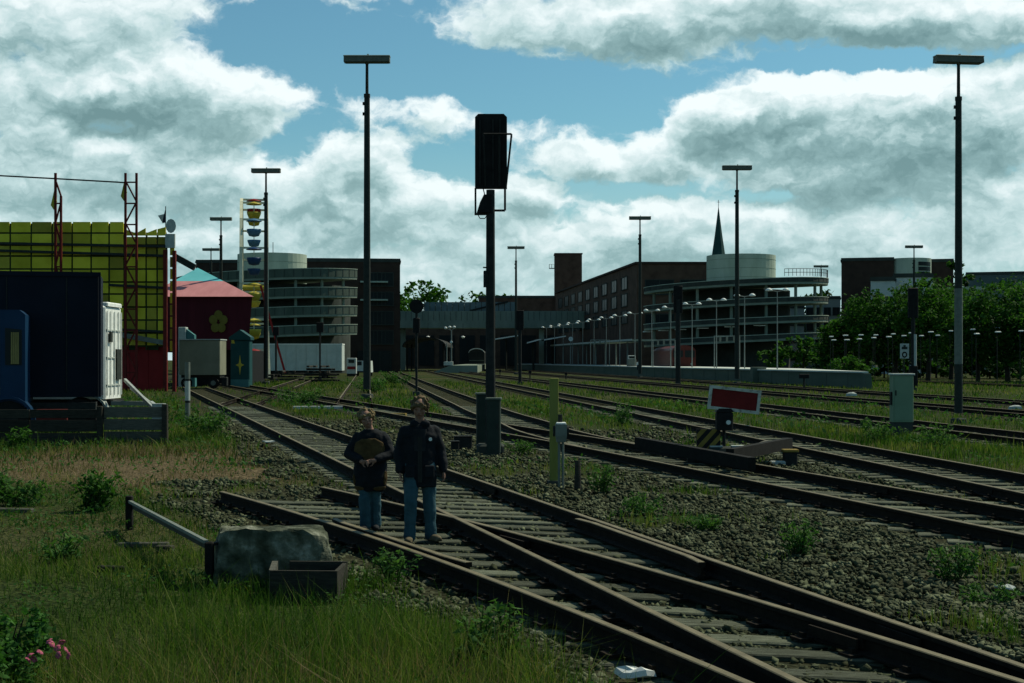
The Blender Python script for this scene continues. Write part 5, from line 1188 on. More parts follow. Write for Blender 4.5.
    f.bar(a(112, 403, 40.5), a(151, 403.5, 40), .09, .12); f.bar(a(125, 380, 41.5), a(164, 419, 37.5), .07, .09); f.bar(a(131, 388, 41.6), a(150, 403, 40.3), .06, .08); f.bar(a(151, 403, 40), a(162, 412, 38), .09, .12)
    f.build('drawbar', MATS['zinc'], t); MB().box(a(159, 412, 37.9), (.3, .3, .45)).build('coupling', MATS['zinc'], t)
    # plank fence
    Y = 33.6; f = thing('plank_fence', 'low weathered plank fence in front of the blue truck, its right bay paler', 'fence', (X(100, Y), Y, -.06)); ox = X(100, Y)
    zz = lambda py: Z(py, Y) + .06
    for k, (xa, xb) in enumerate(((-95, -40), (-40, 30), (30, 98))):
        for i, (ya, yb) in enumerate(((418, 409.5), (431.5, 420), (446, 433))):
            m = MB(); m.box(((X(xa, Y) + X(xb, Y)) / 2 - ox, 0, (zz(ya) + zz(yb)) / 2), (X(xb, Y) - X(xa, Y) - .02, .06, zz(yb) - zz(ya))); m.build('plank', MATS['old_timber'], f, loc=(0, rnd.uniform(-.02, .02), 0))
    for i, (ya, yb) in enumerate(((417.5, 407), (430, 419), (445, 431.5))):
        m = MB(); m.box((X(133.5, Y) - ox, 0, (zz(ya) + zz(yb)) / 2), (X(163, Y) - X(104, Y), .05, zz(yb) - zz(ya))); m.build('pale_plank', MATS['grey_timber'], f, loc=(0, rnd.uniform(-.02, .02), 0))
    for px, yt in ((100.5, 406), (165.5, 404), (-40, 407)): MB().bbox((X(px, Y) - ox, -.05, zz(yt) / 2), (.13, .13, zz(yt)), .015).build('post', MATS['old_timber'], f)
    Y = 47.4; p = thing('marker_post', 'thin pale banded post in the weeds right of the plank fence', 'post', (X(187.5, Y), Y, -.05)); s = 5.2 * Y / FPX / 2
    for k, (za, zb, m) in enumerate(((0, .62, 'lamp_grey'), (.62, .7, 'dark_steel'), (.7, 1.35, 'pale_grey'), (1.35, 1.42, 'dark_steel'), (1.42, 1.98, 'lamp_grey'))): MB().tube((0, 0, za), (0, 0, zb), s * (1 if 'grey' in m else .9), n=10).build('band', MATS[m], p)
build_truck()

# ---------------------------------------------------------------- buffer stop with red board
mat('board_white', [(.10, .10, .07), (.34, .36, .30), (.42, .45, .38)], 9, .8, lo=.32, hi=.6)
mat('board_red', [(.09, .010, .009), (.15, .016, .014)], 5, .7)
mat('hazard_yellow', [(.16, .115, .025), (.22, .16, .04)], 8, .8)
def build_buffer():
    Y = 28.0; b = Vector((X(724, Y), Y, -.03)); r = thing('buffer_stop', 'track stop of crossed dark beams with a tilted red board in a white frame', 'buffer stop', b)
    W, Hh = 1.02, .47; rot = Matrix.Rotation(R(6.5), 3, 'Y'); c = Vector((X(733.5, Y) - b.x, -.1, Z(399.5, Y) + .03))
    bd = MB()
    for d, s in (((0, 0, Hh / 2 - .03), (W, .05, .06)), ((0, 0, -Hh / 2 + .03), (W, .05, .06)), ((-W / 2 + .03, 0, 0), (.06, .048, Hh - .1)), ((W / 2 - .03, 0, 0), (.06, .048, Hh - .1))): bd.box(c + rot @ Vector(d), s, rot)
    f = bd.build('white_frame', MATS['board_white'], r); MB().box(c + Vector((0, .005, 0)), (W - .1, .02, Hh - .1), rot).build('red_board', MATS['board_red'], f)
    bk = MB()
    for q in (-.3, .25): bk.bar(c + rot @ Vector((q, .04, -Hh / 2)), c + rot @ Vector((q, .04, Hh / 2)), .05, .03)
    bk.build('bracket', MATS['dark_steel'], f)
    MB().tube((0, 0, 0), (0, .02, c.z), .035, n=8).build('post', MATS['dark_steel'], r)
    lz = (Z(430, Y) + Z(412, Y)) / 2 + .03
    l = MB(); l.bbox((0, -.02, lz), (.32, .28, .36), .03); l.prism([(-.18, lz + .18), (.18, lz + .18), (.12, lz + .25), (-.12, lz + .25)], 'y', -.16, .12); lm = l.build('lantern', MATS['black_paint'], r)
    MB().tube((.06, -.19, lz - .02), (.06, -.16, lz - .02), .045, n=12).build('lens', MATS['lamp_white'], lm); MB().tube((.06, -.175, lz - .02), (.06, -.15, lz - .02), .07, n=12).build('lens_ring', MATS['dark_steel'], lm)
    # striped counterweight plate
    cx, cz = X(708, Y) - b.x, Z(439, Y) + .03; w, h = .46, .40; p = MB().box((cx, -.05, cz), (w, .08, h)).build('striped_plate', MATS['black_paint'], r)
    n = 0
    for k in (-.33, -.11, .11):     # diagonal stripes clipped to the plate
        poly = [(k - .17, -h / 2), (k - .06, -h / 2), (k + .30, h / 2), (k + .19, h / 2)]
        def clip(P, lim, sg):
            o = []
            for i in range(len(P)):
                a, q = P[i], P[(i + 1) % len(P)]; ia, iq = sg * a[0] <= lim, sg * q[0] <= lim
                if ia: o.append(a)
                if ia != iq: t = (sg * lim - a[0]) / (q[0] - a[0]); o.append((sg * lim, a[1] + t * (q[1] - a[1])))
            return o
        poly = clip(clip(poly, w / 2, 1), w / 2, -1)
        if len(poly) > 2: MB().prism([(cx + a, cz + q) for a, q in poly], 'y', -.096, -.091).build('stripe', MATS['hazard_yellow'], p)
    MB().box((cx - .3, .0, .12), (.22, .2, .24)).build('foot_block', MATS['dark_steel'], r)
    m = MB(); m.tube((X(708, Y) - b.x, -.05, .19), (X(746, Y) - b.x, -.05, .21), .14, n=12); mo = m.build('point_motor', MATS['cabinet_green'], r)
    for px0, px1 in ((709, 722), (731, 744)): MB().box(((X(px0, Y) + X(px1, Y)) / 2 - b.x, -.04, .335), (X(px1, Y) - X(px0, Y), .16, .03)).build('pale_cover', MATS['pale_grey'], mo)
    # crossed beams lying over the rails
    A, B_ = gp(638, 457) - b, gp(752, 476) - b; C_, D = gp(729, 470.5) - b, gp(789, 458.5) - b
    MB().bar((A.x, A.y, .33), (B_.x, B_.y, .24), .15, .22).build('beam', MATS['beam_dark'], r); MB().bar((C_.x, C_.y - .12, .32), (D.x, D.y, .34), .15, .22).build('beam', MATS['beam_dark'], r)
    MB().bar((C_.x - .1, C_.y + .5, .2), (D.x - .4, D.y + .2, .36), .08, .06).build('tie_bar', MATS['grey_timber'], r)
    # small point lantern and pale box right of it
    q = gp(790, 464); o = thing('point_indicator', 'small dark box with a yellowish lid beside the crossed beams', 'track box', (q.x, q.y, -.03)); MB().bbox((0, 0, .13), (.26, .2, .26), .02).build('box', MATS['dark_steel'], o); MB().bbox((0, 0, .29), (.3, .24, .05), .01).build('lid', MATS['hazard_yellow'], o); MB().bbox((-.25, -.06, .06), (.3, .12, .07), .02).build('pale_arm', MATS['pale_grey'], o)
mat('beam_dark', [(.006, .007, .006), (.014, .014, .012)], 6, .9, bump=.3)
build_buffer()

def build_trackside():
    q = gp(554, 483); s = q.y / FPX; p = thing('yellow_post', 'plain yellowish square post standing in the ballast right of the tall signal', 'post', (q.x, q.y, -.05), .15)
    h = 108 * s; MB().bbox((0, 0, h / 2), (8.6 * s, .07, h), .008).build('stake', MATS['post_yellow'], p); MB().box((0, 0, .03), (.2, .18, .12)).build('foot', MATS['concrete_dark'], p)
    q = gp(561, 487); s = q.y / FPX; p = thing('pedestal_box', 'grey metal box with a white top on two pipe legs beside the yellow post', 'track box', (q.x, q.y, -.05))
    zt = Z(424, q.y) + .05; zb = Z(442, q.y) + .05
    for d in (-1, 1): MB().tube((d * .03, 0, 0), (d * .03, 0, zb), .02, n=8).build('leg', MATS['lamp_grey'], p)
    bx = MB(); bx.loft([[(-.07, -.08, zb), (.07, -.08, zb), (.07, .08, zb), (-.07, .08, zb)], [(-.09, -.1, zb + .1), (.09, -.1, zb + .1), (.09, .1, zb + .1), (-.09, .1, zb + .1)], [(-.09, -.1, zt), (.09, -.1, zt), (.09, .1, zt), (-.09, .1, zt)]]); o = bx.build('box', MATS['lamp_grey'], p)
    MB().bbox((0, 0, zt + .012), (.15, .2, .03), .008).build('white_lid', MATS['white_paint'], o)
    for d in (-1, 1): MB().tube((d * .095, 0, (zb + zt) / 2 + .03), (d * .125, 0, (zb + zt) / 2 + .03), .085, n=14).build('side_disc', MATS['dark_steel'], o)
    MB().tube((-.01, .05, zt + .02), (-.01, .05, zt + .15), .035, n=8).build('stub', MATS['dark_steel'], o)
    q = gp(577.5, 488); o = MB().path([(0, 0, -.05), (.005, 0, .2), (0, .01, .43)], [.055, .05, .045], 9).build('wooden_stake', MATS['old_timber']); o.location = (q.x, q.y, 0); tag(o, 'short dark stump of a wooden stake right of the pedestal box', 'stake')
    for px, py, w, h, lab in ((463, 447, 18, 12, 'low dark box on the ground left of the tall signal foot'), (455, 449, 8, 9, 'smallest dark box on the ground left of the tall signal foot')):
        q = gp(px, py); s = q.y / FPX; o = thing('ground_box', lab, 'track box', (q.x, q.y, -.04), .1, 'boxes on the ground by the tall signal'); MB().bbox((0, 0, h * s / 2), (w * s, .2, h * s), .02).build('body', MATS['dark_steel'], o); MB().bbox((0, 0, h * s + .01), (w * s + .02, .22, .025), .005).build('lid', MATS['dark_steel'], o)
    Y = 37.9; o = thing('control_cabinet', 'pale grey-green control cabinet standing in the grass between the tracks at right', 'cabinet', (X(903, Y), Y, -.05)); w = 20.5 * Y / FPX; z0, z1 = Z(422, Y) + .05, Z(375, Y) + .05
    MB().box((0, .15, z0 / 2), (w * .96, .34, z0)).build('plinth', MATS['concrete_dark'], o); bd = MB().bbox((0, .15, (z0 + z1) / 2), (w, .38, z1 - z0), .02).build('body', MATS['cabinet_grey'], o)
    MB().bbox((0, .15, z1 + .02), (w + .06, .44, .045), .012).build('lid', MATS['pale_grey'], o); d = MB().box((.0, -.045, (z0 + z1) / 2), (w - .08, .012, z1 - z0 - .1)).build('door', MATS['cabinet_grey'], o); MB().box((-w * .38, -.06, (z0 + z1) / 2 + .15), (.03, .03, .14)).build('handle', MATS['dark_steel'], d)
    MB().bbox((-w / 2 - .02, .1, (z0 + z1) / 2), (.05, .12, .35), .01).build('side_box', MATS['dark_steel'], bd)
    # low marker posts near the platform track
    for px, py, h, lab in ((530, 380, .75, 'short dark track marker left of the yellow post'), (500, 376, .6, 'short dark track marker just right of the tall signal'), (566, 379, .5, 'tiny dark marker below the platform clock'), (804, 389, .8, 'small dark two-holed marker plate in front of the platform wall')):
        q = gp(px, py); o = thing('track_marker', lab, 'track marker', (q.x, q.y, -.04), 0, 'low markers beside the platform track'); MB().tube((0, 0, 0), (0, 0, h), .07, n=7).build('post', MATS['dark_steel'], o); MB().bbox((0, -.02, h + .12), (.3 if px < 800 else .7, .12, .3), .03).build('head', MATS['black_paint'], o)
    # left foreground: angle-iron edging, stone block, open wooden box
    a, b = Vector((-4.52, 16.8, 0)), Vector((-2.70, 12.55, 0)); o = thing('edging_rail', 'pale angle-iron rail on short dark posts in the left foreground grass', 'rail edging', (b.x, b.y, -.05)); d = a - b
    MB().bar((0, 0, .445), (d.x, d.y, .38), .04, .03).build('top_rail', MATS['lamp_grey'], o); MB().bar((0.03, .02, .40), (d.x + .03, d.y + .02, .33), .02, .07).build('flange', MATS['mast_steel'], o)
    for k, (t, w) in enumerate(((0.0, .075), (1.0, .08))): MB().bbox((d.x * t + (.03 if k == 0 else 0), d.y * t, .23), (w, w, .43), .01).build('post', MATS['beam_dark'], o)
    MB().bar((.06, .05, .42), (.55, 1.3, .40), .04, .03).build('cross_bar', MATS['mast_steel'], o)
    bm = bmesh.new(); bmesh.ops.create_cube(bm, size=1.0); bmesh.ops.scale(bm, vec=(1.06, .46, .60), verts=bm.verts[:]); sr = random.Random(23)
    for k in range(26):                 # a broken block: split off along random planes, then roughened
        nv = Vector((sr.uniform(-1, 1), sr.uniform(-1, 1), sr.uniform(-.2, 1.1))).normalized(); sup = abs(nv.x) * .53 + abs(nv.y) * .23 + abs(nv.z) * .30
        r_ = bmesh.ops.bisect_plane(bm, geom=bm.verts[:] + bm.edges[:] + bm.faces[:], plane_co=nv * sup * sr.uniform(.80, .93), plane_no=nv, clear_outer=True)
        bmesh.ops.contextual_create(bm, geom=[e for e in r_['geom_cut'] if isinstance(e, bmesh.types.BMEdge)])
    bmesh.ops.triangulate(bm, faces=bm.faces[:])
    for k in range(4): bmesh.ops.subdivide_edges(bm, edges=[e for e in bm.edges if e.calc_length() > .07], cuts=1); bmesh.ops.triangulate(bm, faces=bm.faces[:])
    for v in bm.verts:
        p = v.co; q = [float(fbm(np.array([p.x + p.z * .7 + i * 3.1]), np.array([p.y + p.z * .6 - p.x * .2]), 7.5, 91 + i, 4)[0]) - .5 for i in range(3)]; v.co = p + Vector(q) * .075
    me = bpy.data.meshes.new('stone_block'); bm.to_mesh(me); bm.free(); me.materials.append(MATS['stone']); o = link('stone_block', me, None, (-2.13, 12.75, .2), (0, 0, .06)); tag(o, 'rough pale broken stone block lying in the left foreground grass', 'stone block')
    o = thing('wooden_box', 'open low wooden box of weathered boards in front of the stone block', 'wooden box', (-1.72, 11.75, -.04), -.05); h = .30
    MB().box((0, 0, h / 2), (.56, .035, h)).build('board', MATS['old_timber'], o); MB().box((.02, .55, h / 2), (.5, .035, h)).build('board', MATS['old_timber'], o); MB().bar((-.27, .02, h / 2), (-.36, .55, h / 2), .05, h).build('board', MATS['grey_timber'], o); MB().bar((.26, .02, h / 2), (.25, .55, h / 2), .035, h - .02).build('board', MATS['old_timber'], o)
    # scraps
    for i, (px, py, w, d_, h, m, nm, lab, c) in enumerate(((636, 676, .26, .12, .05, 'white_paint', 'litter_scrap', 'crumpled white litter at the bottom edge beside the near rail', 'litter'), (510, 547, .08, .05, .02, 'white_paint', 'litter_scrap', 'small white scrap on the sleepers right of the taller boy', 'litter'),
            (268, 442, .3, .14, .03, 'pale_grey', 'litter_scrap', 'pale scrap on the ballast left of the boys', 'litter'), (1005, 588, .18, .09, .02, 'pale_grey', 'litter_scrap', 'pale scrap in the ballast at the right edge', 'litter'), (852, 396, .7, .3, .2, 'pale_grey', 'litter_scrap', 'round pale scrap between the far tracks left of the control cabinet', 'litter'), (1016, 409, .6, .3, .15, 'pale_grey', 'litter_scrap', 'pale scrap between the far tracks at the right edge', 'litter'),
            (143, 547, .55, .07, .05, 'grey_timber', 'wood_scrap', 'grey stick in the grass left of the stone block', 'wood piece'), (165, 552, .18, .1, .07, 'old_timber', 'wood_scrap', 'short dark wood block in the grass left of the edging rail', 'wood piece'), (112, 571, .3, .06, .05, 'old_timber', 'wood_scrap', 'dark stick in the left foreground grass', 'wood piece'), (8, 512, .7, .12, .05, 'grey_timber', 'wood_scrap', 'pale board lying at the left edge below the fence', 'wood piece'),
            (318, 409, 2.0, .22, .12, 'pale_grey', 'pale_beam', 'pale broken beam lying beside the left tracks behind the shorter boy', 'beam'), (394, 416, .9, .2, .1, 'hazard_yellow', 'wood_scrap', 'yellowish board beside the track between the two boys', 'wood piece'))):
        q = gp(px, py); mb = MB(); n = 7
        if nm == 'litter_scrap': mb.loft([[(w / 2 * f * math.cos(a) * (1 + .25 * math.sin(3 * a + i)), d_ / 2 * f * math.sin(a) * (1 + .2 * math.cos(2 * a + i)), z + .015 * math.sin(5 * a + i)) for a in np.linspace(0, 6.283, n + 1)[:-1]] for f, z in ((1, 0), (.9, h * .7), (.45, h))])
        else: mb.bbox((0, 0, h / 2), (w, d_, h), .01)
        o = mb.build(nm, MATS[m]); o.location = (q.x, q.y, -.0 if nm != 'litter_scrap' else .0); o.rotation_euler = (0, 0, rnd.uniform(-.3, .3)); tag(o, lab, c)
mat('post_yellow', [(.14, .15, .035), (.20, .21, .055)], 3, .8, bump=.1, stretch=(2, 2, .5))
mat('cabinet_grey', [(.12, .19, .125), (.16, .24, .16)], 1.5, .6)
build_trackside()

# ---------------------------------------------------------------- weeds and the rose bush
def weed(label, px, py, h, spread, stems, leaf, mname='weed_leaf', name='weed_plant', group='leafy weeds growing by the tracks', vs=0.0):
    q = gp(px, py); t = thing(name, label, 'plant', (q.x, q.y, -.04), 0, group); mb = MB(); P = []; A = []
    for k in range(stems):
        a = rnd.uniform(0, 6.28); rr = spread * rnd.uniform(.1, 1.0) ** .7; hh = h * rnd.uniform(.55, 1.05); b = Vector((math.cos(a) * rr * .3, math.sin(a) * rr * .3, 0)); e = Vector((math.cos(a) * rr, math.sin(a) * rr, hh)); m = (b + e) / 2 + Vector((0, 0, hh * .12))
        mb.path([b, m, e], [.006, .005, .003], 5); n = int(10 + 22 * hh / h)
        for i in range(n):
            f = .15 + .85 * i / n; c = b * (1 - f) ** 2 + m * 2 * f * (1 - f) + e * f * f; w = leaf * 1.6 * (1.15 - .7 * f); P.append((c.x + rnd.gauss(0, w), c.y + rnd.gauss(0, w), c.z + rnd.gauss(0, w * .5))); A.append(min(1, max(0, .2 + .6 * f + rnd.gauss(0, .15) + vs)))
    mb.build('stems', MATS['stem_green'], t); V, F = leaf_cloud(np.array(P), leaf, wid=.36); soup('foliage', V, F, MATS[mname], np.repeat(A, 2), t); return t
mat('stem_green', [(.02, .04, .012), (.04, .06, .02)], 9, .8)
def build_weeds():
    for a in (('bushy green weed in the ballast right of centre, below the red board', 800, 553, .42, .24, 16, .035), ('leafy green weed in the ballast near the right edge', 955, 578, .40, .24, 15, .034), ('small weed beside the wooden stake, right of the pedestal box', 600, 492, .45, .26, 14, .036),
              ('low weed clump in the ballast below the stake', 643, 512, .28, .36, 16, .034), ('dark broad-leaved shrub standing in the meadow below the plank fence', 95, 511, .62, .3, 20, .055), ('tall thistle with grey-green leaves at the bottom beside the near rail', 478, 672, .50, .12, 7, .04),
              ('second tall thistle at the bottom, closer to the near rail', 508, 668, .46, .10, 6, .036), ('weed growing on the track bed left of the red board', 622, 425, .75, .4, 12, .06), ('tall weed clump beside the pale banded post', 204, 436, .8, .8, 22, .07),
              ('leafy weeds at the left edge in front of the plank fence', 14, 505, .5, .5, 18, .055), ('dark weeds at the left end of the plank fence', 8, 450, .6, .6, 12, .06), ('low green clump on the ballast left of the bushy weed', 708, 528, .2, .34, 14, .032),
              ('weeds sprouting in front of the stone block', 292, 575, .34, .22, 12, .034), ('green weeds beside the near rail above the thistles', 395, 580, .34, .26, 12, .032), ('weed clump along the left track edge below the sleeper stacks', 300, 404, .8, 1.4, 24, .09), ('bright weed clump left of the small disc signal', 372, 392, 1.0, 1.6, 26, .10), ('bright weeds around the foot of the disc signal', 398, 384, 1.1, 1.6, 26, .11),
              ('weeds at the foot of the tall signal on the right', 520, 452, .3, .5, 12, .04), ('low weeds in front of the control cabinet', 880, 441, .6, .6, 16, .05), ('low weeds right of the control cabinet', 935, 447, .55, .8, 18, .05), ('weed tuft left of the edging rail', 60, 560, .3, .3, 12, .035), ('weed tuft in the ballast at the bottom right', 990, 600, .16, .3, 10, .03)):
        dark = 'dark' in a[0]; weed(*a, mname='leaf' if dark else 'weed_leaf', vs=-.1 if dark else .1)
    t = thing('rose_bush', 'low rose bush with pink flowers in the bottom left corner', 'bush', (-3.22, 8.75, -.05)); mb = MB()
    cl = []
    for k in range(18):
        x, y, z = rnd.uniform(-.5, .36), rnd.uniform(-.55, .5), rnd.uniform(.12, .36); cl.append((x, y, z, .2, .2, .15)); mb.path([(x * .3, y * .3, 0), (x * .7, y * .7, z * .7), (x, y, z + .1)], [.008, .006, .004], 5)
    mb.build('stems', MATS['bark'], t); crown(t, cl, 6500, .026, 'rose_leaf', 'foliage', .1)
    fl = MB()
    for k in range(5): a = k * 1.2566; fl.ell((.022 * math.cos(a), .022 * math.sin(a), .004 * (k % 2)), (.02, .02, .007), 7, 4, Matrix.Rotation(.5, 3, Vector((-math.sin(a), math.cos(a), 0))))
    fl.ell((0, 0, .006), (.009, .009, .008), 6, 4, mi=1); me = fl.mesh('flower', [MATS['petal_pink'], MATS['fair_yellow']])
    for px, py in ((30, 655), (34, 659), (40, 652), (52, 644), (57, 648), (62, 642), (66, 650), (58, 655), (68, 656), (28, 660), (49, 641)):
        y = 8.42 + rnd.uniform(-.08, .08); p = at(px, py, y) - Vector((-3.22, 8.75, -.05)); link('flower', me, t, p, (R(50) + rnd.uniform(-.5, .5), rnd.uniform(-.5, .5), rnd.uniform(0, 6)), (.62,) * 3)
leafmat('rose_leaf', [(.008, .03, .008), (.02, .065, .014), (.035, .10, .022), (.055, .13, .03)], .3)
mat('petal_pink', [(.26, .05, .09), (.38, .10, .15)], 20, .7)
build_weeds()

# ---------------------------------------------------------------- the two boys
def bake(mb, voxel, noise=0.0, ns=9.0, smooth=2):
    """fuse the shapes in mb into one continuous surface"""
    me = mb.mesh('tmp', MATS['skin']); o = bpy.data.objects.new('tmp', me); C.objects.link(o)
    m = o.modifiers.new('r', 'REMESH'); m.mode = 'VOXEL'; m.voxel_size = voxel
    if smooth: s = o.modifiers.new('s', 'SMOOTH'); s.iterations = smooth; s.factor = .5
    dg = bpy.context.evaluated_depsgraph_get(); ev = o.evaluated_get(dg); r = bpy.data.meshes.new_from_object(ev); bpy.data.objects.remove(o)
    if noise:
        n = len(r.vertices); co = np.zeros(n * 3, np.float32); r.vertices.foreach_get('co', co); co = co.reshape(-1, 3); no = np.zeros(n * 3, np.float32); r.vertices.foreach_get('normal', no); no = no.reshape(-1, 3)
        d = (fbm(co[:, 0] + co[:, 1] * .6, co[:, 2] * 1.6 + co[:, 1] * .4, ns, 3, 3) - .5) * 2 * noise; co += no * d[:, None]; r.vertices.foreach_set('co', co.ravel())
    r.polygons.foreach_set('use_smooth', np.ones(len(r.polygons), dtype=bool)); r.materials.clear(); return r
def put(name, me, m, parent): me.name = name; me.materials.append(MATS[m]); return link(name, me, parent)
def ringz(z, rx, ry, cx=0, cy=0, n=18): return [(cx + rx * math.cos(a), cy + ry * math.sin(a), z) for a in np.linspace(0, 2 * math.pi, n + 1)[:-1]]
def limb(mb, pts, rad, n=10):
    mb.path(pts, rad, n)
    for p, r in zip(pts, rad): mb.ell(p, (r, r, r), n, 6)
def hand(mb, w, d, side, s=1.0, curl=.5, inward=Vector((0, -1, 0))):
    """palm and five fingers from the wrist w along d; inward = the way the fingers curl"""
    d = d.normalized(); side = (side - d * side.dot(d)).normalized(); inn = (inward - d * inward.dot(d)).normalized(); q = Matrix((side, inn, d)).transposed()
    mb.ell(w + d * .04 * s, (.036 * s, .016 * s, .05 * s), 10, 7, q)
    for k, (o, ln) in enumerate(((-.027, .058), (-.010, .066), (.009, .063), (.026, .050))):
        b = w + d * .075 * s + side * o * s; m = b + (d * math.cos(curl * .6) + inn * math.sin(curl * .6)) * ln * .5 * s; e = m + (d * math.cos(curl * 1.6) + inn * math.sin(curl * 1.6)) * ln * .5 * s; limb(mb, [b, m, e], [.0095 * s, .0088 * s, .0075 * s], 7)
    b = w + d * .02 * s - side * .03 * s; limb(mb, [b, b - side * .022 * s + d * .026 * s + inn * .012 * s, b - side * .02 * s + d * .055 * s + inn * .022 * s], [.0125 * s, .0105 * s, .0085 * s], 7)
def head(mb, c, s, q):
    """skull, jaw, nose, brow, ears; c is the head's centre, s half its height; face towards -y before q"""
    def e(p, r): mb.ell(c + q @ (Vector(p) * s), tuple(k * s for k in r), 14, 10, q)
    e((0, .08, .18), (.70, .84, .82)); e((0, -.14, -.32), (.56, .58, .62)); e((0, -.36, -.70), (.26, .26, .24)); e((0, -.74, -.12), (.10, .20, .20)); e((0, -.84, -.22), (.13, .12, .09)); e((0, -.66, .14), (.44, .12, .10)); e((0, -.68, -.48), (.22, .10, .09))
    for k in (-1, 1): e((k * .70, .05, -.08), (.08, .16, .24)); e((k * .34, -.52, -.22), (.2, .16, .18))
def hair(c, s, q, seed):
    r = random.Random(seed); mb = MB()
    def e(p, rr): mb.ell(c + q @ (Vector(p) * s), tuple(k * s for k in rr), 10, 7, q)
    e((0, .16, .22), (.80, .88, .74)); e((0, .42, -.05), (.72, .58, .66))
    for k in range(46):
        a = r.uniform(0, 6.28); el = r.uniform(-.15, 1.4); p = Vector((.82 * math.cos(a) * math.cos(el), .14 + .86 * math.sin(a) * math.cos(el), .26 + .72 * math.sin(el)))
        if p.y < -.4 and p.z < .34: continue
        e(p * r.uniform(.96, 1.1), (.16, .16, .19))
    for k in range(7): x = -.55 + k * .18; e((x, -.66 + .3 * x * x, .36 + r.uniform(-.16, .12)), (.12, .14, .26))
    for k in (-1, 1): e((k * .76, -.12, .12), (.12, .26, .34)); e((k * .74, .2, -.12), (.12, .25, .4))
    return bake(mb, .009, .012, 34, 0)
def face_bits(parent, c, s, q):
    for k in (-1, 1): o = MB().ell(c + q @ (Vector((k * .29, -.70, .0)) * s), (.08 * s, .05 * s, .045 * s), 8, 6, q).build('eye', MATS['eye_dark'], parent, smooth=True)
    MB().ell(c + q @ (Vector((0, -.775, -.47)) * s), (.19 * s, .035 * s, .035 * s), 10, 5, q).build('mouth', MATS['lip'], parent, smooth=True)
def shoe(mb, p, ang, s=1.0):
    q = Matrix.Rotation(ang, 3, 'Z'); f = lambda x, y, z: p + q @ Vector((x * s, y * s, z * s)); mb.ell(f(0, .02, .05), (.046 * s, .07 * s, .05 * s), 12, 8, q); mb.ell(f(0, -.10, .036), (.048 * s, .10 * s, .038 * s), 12, 8, q); mb.box(f(0, -.05, .014), (.085 * s, .25 * s, .024 * s), q)

